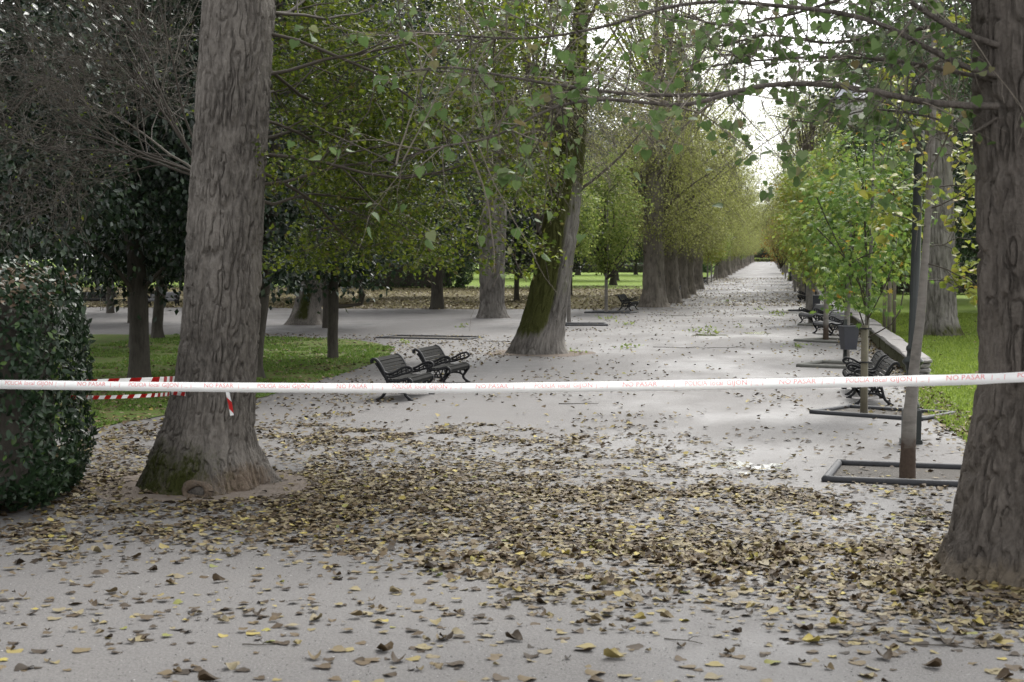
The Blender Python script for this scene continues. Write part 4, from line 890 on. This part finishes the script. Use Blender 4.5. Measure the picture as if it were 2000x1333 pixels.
fy = YA - RA[np.argmin(np.abs(CA[:, 2] - 1.0))] - .05
striped('striped_tape', 'loose red and white tape end dangling on the thick grey trunk', [P(443, 758, fy), P(446, 775, fy), P(450, 792, fy), P(453, 812, fy)], .045, (.97, -.1, .2), 20, .26)

# ------------------------------------------------------------------ fallen leaves
rng = np.random.default_rng(123)
def curled(c, t):                               # dry leaf: rolled about its midrib and wavy
    V, F = heart(.0, .0); V = V.copy(); V[:, 1] -= .5; x, y = V[:, 0].copy(), V[:, 1].copy()
    V[:, 0] = np.sin(x * 2 * c) / (2 * c) if c > .05 else x; V[:, 2] = (1 - np.cos(x * 2 * c)) * .55 + t * y ** 2 + .10 * np.sin(x * 7 + y * 6) * np.abs(x)
    return V, F
TMP = [curled(c, t) for c, t in ((.1, .05), (.35, .12), (.7, -.12), (1.3, .3), (.2, -.18), (.55, .25))]
def poly_in(u, v, poly):
    r = np.zeros(len(u), bool); n = len(poly)
    for i in range(n):
        x0, y0 = poly[i]; x1, y1 = poly[(i + 1) % n]; c = ((y0 > v) != (y1 > v)) & (u < (x1 - x0) * (v - y0) / (y1 - y0 + 1e-9) + x0); r ^= c
    return r
DENSE = [(500, 875), (640, 862), (800, 852), (1000, 866), (1230, 880), (1330, 930), (1500, 960), (1860, 985), (2100, 1080), (2100, 1235), (1800, 1215), (1500, 1185), (1180, 1160), (1000, 1130), (760, 1085), (620, 1060), (400, 1045), (160, 1075), (-100, 1060), (-100, 900), (160, 840), (300, 850), (290, 950), (400, 975), (540, 940)]
n = 190000; xy = np.column_stack([rng.uniform(-9.5, 4.2, n), rng.uniform(9.4, 25, n), np.zeros(n)]); u, v = pix(xy)
nz_ = fbm(xy * .55 + 3, 4, 7); nf = fbm(xy * 1.9 + 13, 3, 17)
mid_ = np.exp(-((v - (1010 + (u - 1000) * .10)) / 85) ** 2)
ja, jb = rng.normal(0, 1, (2, n)); den = np.where(poly_in(u + (nz_ - .5) * 260 + ja * 60, v + (nf - .5) * 110 + jb * 34 * (v / 1000.0) ** 2, DENSE), .07 + .55 * sstep(.38, .62, nf) * (.5 + .9 * sstep(.35, .6, nz_)) + .24 * mid_, .010 + .03 * sstep(.5, .75, nf))
den = np.where(v > 1170, np.maximum(den, .010 + .045 * sstep(1330, 1180, v)), den)
den = np.where((u > 1500) & (v > 1120) & (v < 1260), den * 1.3 + .06, den)
dA = np.hypot(xy[:, 0] - A0[0], xy[:, 1] - A0[1]); dB = np.hypot(xy[:, 0] - B0[0], xy[:, 1] - B0[1])
pile = (np.abs(u - 335) < 60) & (v > 930) & (v < 966)
den = np.where((dA < 1.25) & (u > 240) & (u < 600) & (v > 890), den * .12, den); den = np.where(pile, .9, den)
sel = (rng.random(n) < den) & (dA > .62) & (dB > .66) & (u > -120) & (u < 2120)
xy = xy[sel]; v = v[sel]; m = len(xy); xy[:, 2] = .004 + .022 * rng.random(m) ** 2.5
tl = .6 * rng.random(m) ** 2.2; ph = rng.uniform(0, 6.3, m); tl = np.where(v > 1180, tl * .5, tl); nr = np.column_stack([tl * np.cos(ph), tl * np.sin(ph), np.ones(m)]); a = rng.uniform(0, 6.3, m); dr = np.column_stack([np.cos(a), np.sin(a), np.zeros(m)]); sc = .034 + .072 * rng.random(m) ** 1.5
order = np.argsort(-(v + 0)); one = set(order[:300].tolist()); rest = np.array([i for i in range(m) if i not in one]); print('litter near', m)
lf_me = []
for T, F in TMP:
    g = Geo(); g.add(T, F); lf_me.append(g.mesh('fallen_leaf', M['litter']))
for j in order[:300]:
    o = link('fallen_leaf', lf_me[int(rng.integers(6))], None, [xy[j][0], xy[j][1], .004]); o.rotation_mode = 'QUATERNION'; o.rotation_quaternion = frame_quat(nr[j], dr[j]); o.scale = (float(sc[j] * 1.35),) * 3
    tag(o, 'dry fallen leaf lying loose on the bare gravel before the dense leaf carpet', 'leaf', 'loose fallen leaves in the foreground')
LOW = []
for c_, t_ in ((.1, .05), (.5, .2), (1.0, -.15)):
    V = OVAL[0].copy(); V[:, 0] *= 1.7; V[:, 1] -= .5; V[:, 2] = (1 - np.cos(V[:, 0] * 2 * c_)) * .6 + t_ * V[:, 1] ** 2; LOW.append((V, OVAL[1]))
g = Geo(); kind = rng.integers(0, 6, len(rest)); fine_ = v[rest] > 1070
for k in range(6):
    q = rest[(kind == k) & fine_]; scatter(g, TMP[k], xy[q], nr[q], dr[q], sc[q], 0); q = rest[(kind == k) & ~fine_]; scatter(g, LOW[k % 3], xy[q], nr[q], dr[q], sc[q], 0)
tag(gobj('leaf_litter', g, M['litter']), 'carpet of brown and yellow fallen leaves on the gravel', 'leaves', kind='stuff')
# sparser leaves further along the avenue, on the lawns and in drifts
def far_litter(name, label, n, xr, yr, dens, size, mat, seed, z=.018):
    rng = np.random.default_rng(seed); p = np.column_stack([rng.uniform(*xr, n), yr[0] + (yr[1] - yr[0]) * rng.random(n) ** 1.3, np.zeros(n)]); d = dens(p, rng); p = p[rng.random(n) < d]; m = len(p); p[:, 2] = z + rng.random(m) * .02
    nr = np.column_stack([rng.normal(0, .3, (m, 2)), np.ones(m)]); dr = np.column_stack([rng.normal(0, 1, (m, 2)), np.zeros(m)]); g = Geo(); T = (DIA[0] * np.array([1.25, 1, 2.2]), DIA[1]); scatter(g, T, p, nr, dr, size * rng.uniform(.6, 1.3, m), 0)
    tag(gobj(name, g, mat), label, 'leaves', kind='stuff')
far_litter('leaf_litter', 'scattered leaves on the open gravel of the avenue', 14000, (-8, 3.2), (22, 90), lambda p, r: .10 + .5 * sstep(.55, .75, fbm(p * .5, 3, 3)), .095, M['litter'], 1)
far_litter('leaf_litter', 'brown leaf drift covering the distant avenue between old trees', 20000, (-7.5, 3.2), (84, 185), lambda p, r: .05 + .28 * sstep(.45, .65, fbm(p * np.array([.15, .06, 1]), 3, 4)), .14, M['litter_far'], 2)
far_litter('leaf_litter', 'fallen leaves strewn over the shaded lawn', 22000, (-18, -6.6), (22.5, 52), lambda p, r: np.where(p[:, 1] < 29, .75, .30) * (.3 + 1.2 * sstep(.4, .65, fbm(p * .5, 3, 5))), .085, M['litter'], 3)
far_litter('leaf_litter', 'fallen leaves strewn over the wooded lawn at the back', 24000, (-50, -6.8), (77, 135), lambda p, r: .5 + .5 * sstep(.4, .6, fbm(p * .3, 3, 6)), .15, M['litter_far'], 4)
far_litter('leaf_litter', 'leaf drift along the foot of the low wall', 5200, (2.0, 3.2), (24, 75), lambda p, r: .1 + .9 * sstep(2.4, 3.0, p[:, 0]), .095, M['litter'], 6)
far_litter('leaf_litter', 'few leaves dotted over the bright lawn', 1500, (2.8, 14), (21, 70), lambda p, r: .4 + 0 * p[:, 0], .085, M['litter'], 7, .05)
# grass
def grass(name, label, poly, n, seed, mat, h=(.03, .075), keep=None):
    rng = np.random.default_rng(seed); P_ = np.array([p[:2] for p in poly]); lo, hi = P_.min(0), P_.max(0); lo = np.maximum(lo, [-19, 20]); hi = np.minimum(hi, [12, 75])
    y = lo[1] + (hi[1] - lo[1]) * rng.random(n) ** 1.7; p = np.column_stack([rng.uniform(lo[0], hi[0], n), y, np.full(n, .008)]); ok = poly_in(p[:, 0], p[:, 1], P_)
    uu, vv = pix(p); ok &= (uu > -60) & (uu < 2060)
    p = p[ok]; p = p[fbm(p * .8, 3, seed) > (keep or 0)]; m = len(p); a = rng.uniform(0, 6.3, m); w = .010 * (1 + p[:, 1] / 40); hh = rng.uniform(*h, m); dx = np.column_stack([np.cos(a), np.sin(a), np.zeros(m)]); le = np.column_stack([rng.normal(0, .5, (m, 2)) * hh[:, None], hh])
    V = np.stack([p - dx * w[:, None], p + dx * w[:, None], p + le], 1).reshape(-1, 3); g = Geo(); g.add(V, np.arange(m * 3).reshape(-1, 3)); tag(gobj(name, g, mat, None, False), label, 'grass', kind='stuff')
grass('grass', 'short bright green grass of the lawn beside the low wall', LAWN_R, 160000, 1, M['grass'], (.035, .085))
grass('grass', 'thin shaded grass of the lawn behind the pair of benches', LAWN_L, 110000, 2, M['grass_shaded'], (.03, .07), .42)
rng = np.random.default_rng(66); n = 20000; p = np.column_stack([rng.uniform(-7, 3.5, n), 9.3 + 10 * rng.random(n) ** 1.6, np.zeros(n)]); r = (.003 + .007 * rng.random(n) ** 3)[:, None]
PEB = (np.array([[1, 0, .1], [-.3, .9, .0], [-.8, -.2, .15], [.1, -.9, .05], [.05, .05, .75]]), [np.array([[0, 1, 4], [1, 2, 4], [2, 3, 4], [3, 0, 4]])])
g = Geo(); scatter(g, PEB, p, rng.normal(0, .2, (n, 3)) + [0, 0, 1], np.column_stack([rng.normal(0, 1, (n, 2)), np.zeros(n)]), r[:, 0]); tag(gobj('gravel', g, M['grit'], None, False), 'loose grit and small pebbles on the path surface', 'gravel', kind='stuff')
# torn sprigs of green leaves and dead twigs on the avenue
for k, (u, v, s_) in enumerate([(1190, 624, 1.0), (1226, 636, .7), (1228, 682, .75), (1390, 652, .7), (1360, 650, .6), (1521, 612, .8), (1482, 606, .8), (1418, 591, .6), (1522, 618, .6), (1560, 680, .7), (1385, 645, .6), (905, 640, .5), (790, 672, .55), (600, 633, .55), (1125, 690, .5), (1440, 640, .5)]):
    b = G(u, v); rng = np.random.default_rng(700 + k); t = thing('fallen_sprig', 'torn sprig of green leaves lying on the pale gravel of the avenue', 'sprig', b, rng.uniform(0, 6), 'torn green sprigs on the avenue')
    g = Geo(); tube(g, smooth_path([(-.35 * s_, 0, .012), (0, .05, .05), (.35 * s_, -.03, .03)], 8), .007, 5); gobj('twig', g, M['twig'], t)
    n = int(34 * s_); g = Geo(); p = np.column_stack([rng.normal(0, .26 * s_, n), rng.normal(0, .22 * s_, n), rng.uniform(.02, .13, n)]); scatter(g, MAPLE, p, rng.normal(0, .5, (n, 3)) + [0, 0, .8], rng.normal(0, 1, (n, 3)), rng.uniform(.09, .17, n)); gobj('foliage', g, M['maple'], t)
for k, (u, v, l) in enumerate([(1330, 680, 1.6), (1310, 617, 2.2), (1420, 680, 1.2), (505, 1262, .22), (1690, 1240, .55), (1335, 1255, .3), (1880, 1265, .6), (1640, 1255, .4), (640, 1080, .5), (1130, 790, .7), (1000, 668, 1.8)]):
    b = G(u, v); rng = np.random.default_rng(800 + k); a = rng.uniform(-.5, .5); g = Geo(); r = .005 if v > 900 else .009
    p = np.array([(math.cos(a) * l * (x - .5), math.sin(a) * l * (x - .5) + rng.normal(0, .03 * l), r + .01 * rng.random()) for x in np.linspace(0, 1, 6)]); tube(g, smooth_path(p, 16), np.linspace(r, r * .5, 16), 6, 0, True); out, tips = [], []
    tube(g, [p[3], p[3] + [.12 * l, .12 * l, .02], p[3] + [.22 * l, .15 * l, .02]], [r * .6, r * .5, r * .3], 5)
    tag(gobj('fallen_twig', g, M['twig_dark'], None, True, b), 'thin dead twig lying on the gravel' + (' amid the loose foreground leaves' if v > 1000 else ' of the open avenue'), 'twig', 'dead twigs in the foreground' if v > 1000 else 'dead twigs on the avenue')

# ------------------------------------------------------------------ walker in the far shade
def person(label, b, rz):
    me = bpy.data.meshes.new('body')
    J = [(0, 0, .95, .13), (0, 0, 1.15, .125), (0, -.01, 1.38, .15), (0, 0, 1.5, .06), (0, .01, 1.6, .085), (0, .01, 1.7, .09),
         (.1, 0, .88, .09), (.11, .06, .48, .062), (.11, -.04, .09, .045), (.11, .1, .04, .04), (-.1, 0, .88, .09), (-.11, .0, .48, .062), (-.11, -.16, .1, .045), (-.11, -.03, .04, .04),
         (.2, 0, 1.4, .06), (.25, -.04, 1.12, .048), (.25, .06, .88, .036), (.25, .09, .79, .03), (-.2, 0, 1.4, .06), (-.25, .02, 1.12, .048), (-.25, .12, .9, .036), (-.25, .15, .81, .03)]
    E = [(0, 1), (1, 2), (2, 3), (3, 4), (4, 5), (0, 6), (6, 7), (7, 8), (8, 9), (0, 10), (10, 11), (11, 12), (12, 13), (2, 14), (14, 15), (15, 16), (16, 17), (2, 18), (18, 19), (19, 20), (20, 21)]
    me.from_pydata([j[:3] for j in J], E, []); o = bpy.data.objects.new('tmp', me); COL.objects.link(o); o.modifiers.new('s', 'SKIN'); sv = me.skin_vertices[0].data
    for i, j in enumerate(J): sv[i].radius = (j[3], j[3])
    sv[0].use_root = True; o.modifiers.new('d', 'SUBSURF').levels = 2
    m2 = bpy.data.meshes.new_from_object(o.evaluated_get(bpy.context.evaluated_depsgraph_get())); bpy.data.objects.remove(o); m2.name = 'body'
    for x in ('dark_cloth', 'jacket', 'skin'): m2.materials.append(M[x])
    for p in m2.polygons: p.use_smooth = True; z = p.center[2]; p.material_index = 2 if z > 1.5 or (abs(p.center[0]) > .2 and z < .86) else 1 if z > .92 else 0
    t = thing('person', label, 'person', b, rz); link('body', m2, t)
    g = Geo(); lathe(g, [(0, 1.81), (.06, 1.8), (.098, 1.74), (.103, 1.68), (.09, 1.62)], (0, -.012, 0), 14); gobj('hair', g, M['dark_cloth'], t)
person('person in dark trousers and jacket walking in the shade beyond the cross path', G(352, 556), 2.6)
print('objects', len(scene.objects), 'tris', sum(len(p.vertices) - 2 for m_ in bpy.data.meshes for p in m_.polygons))
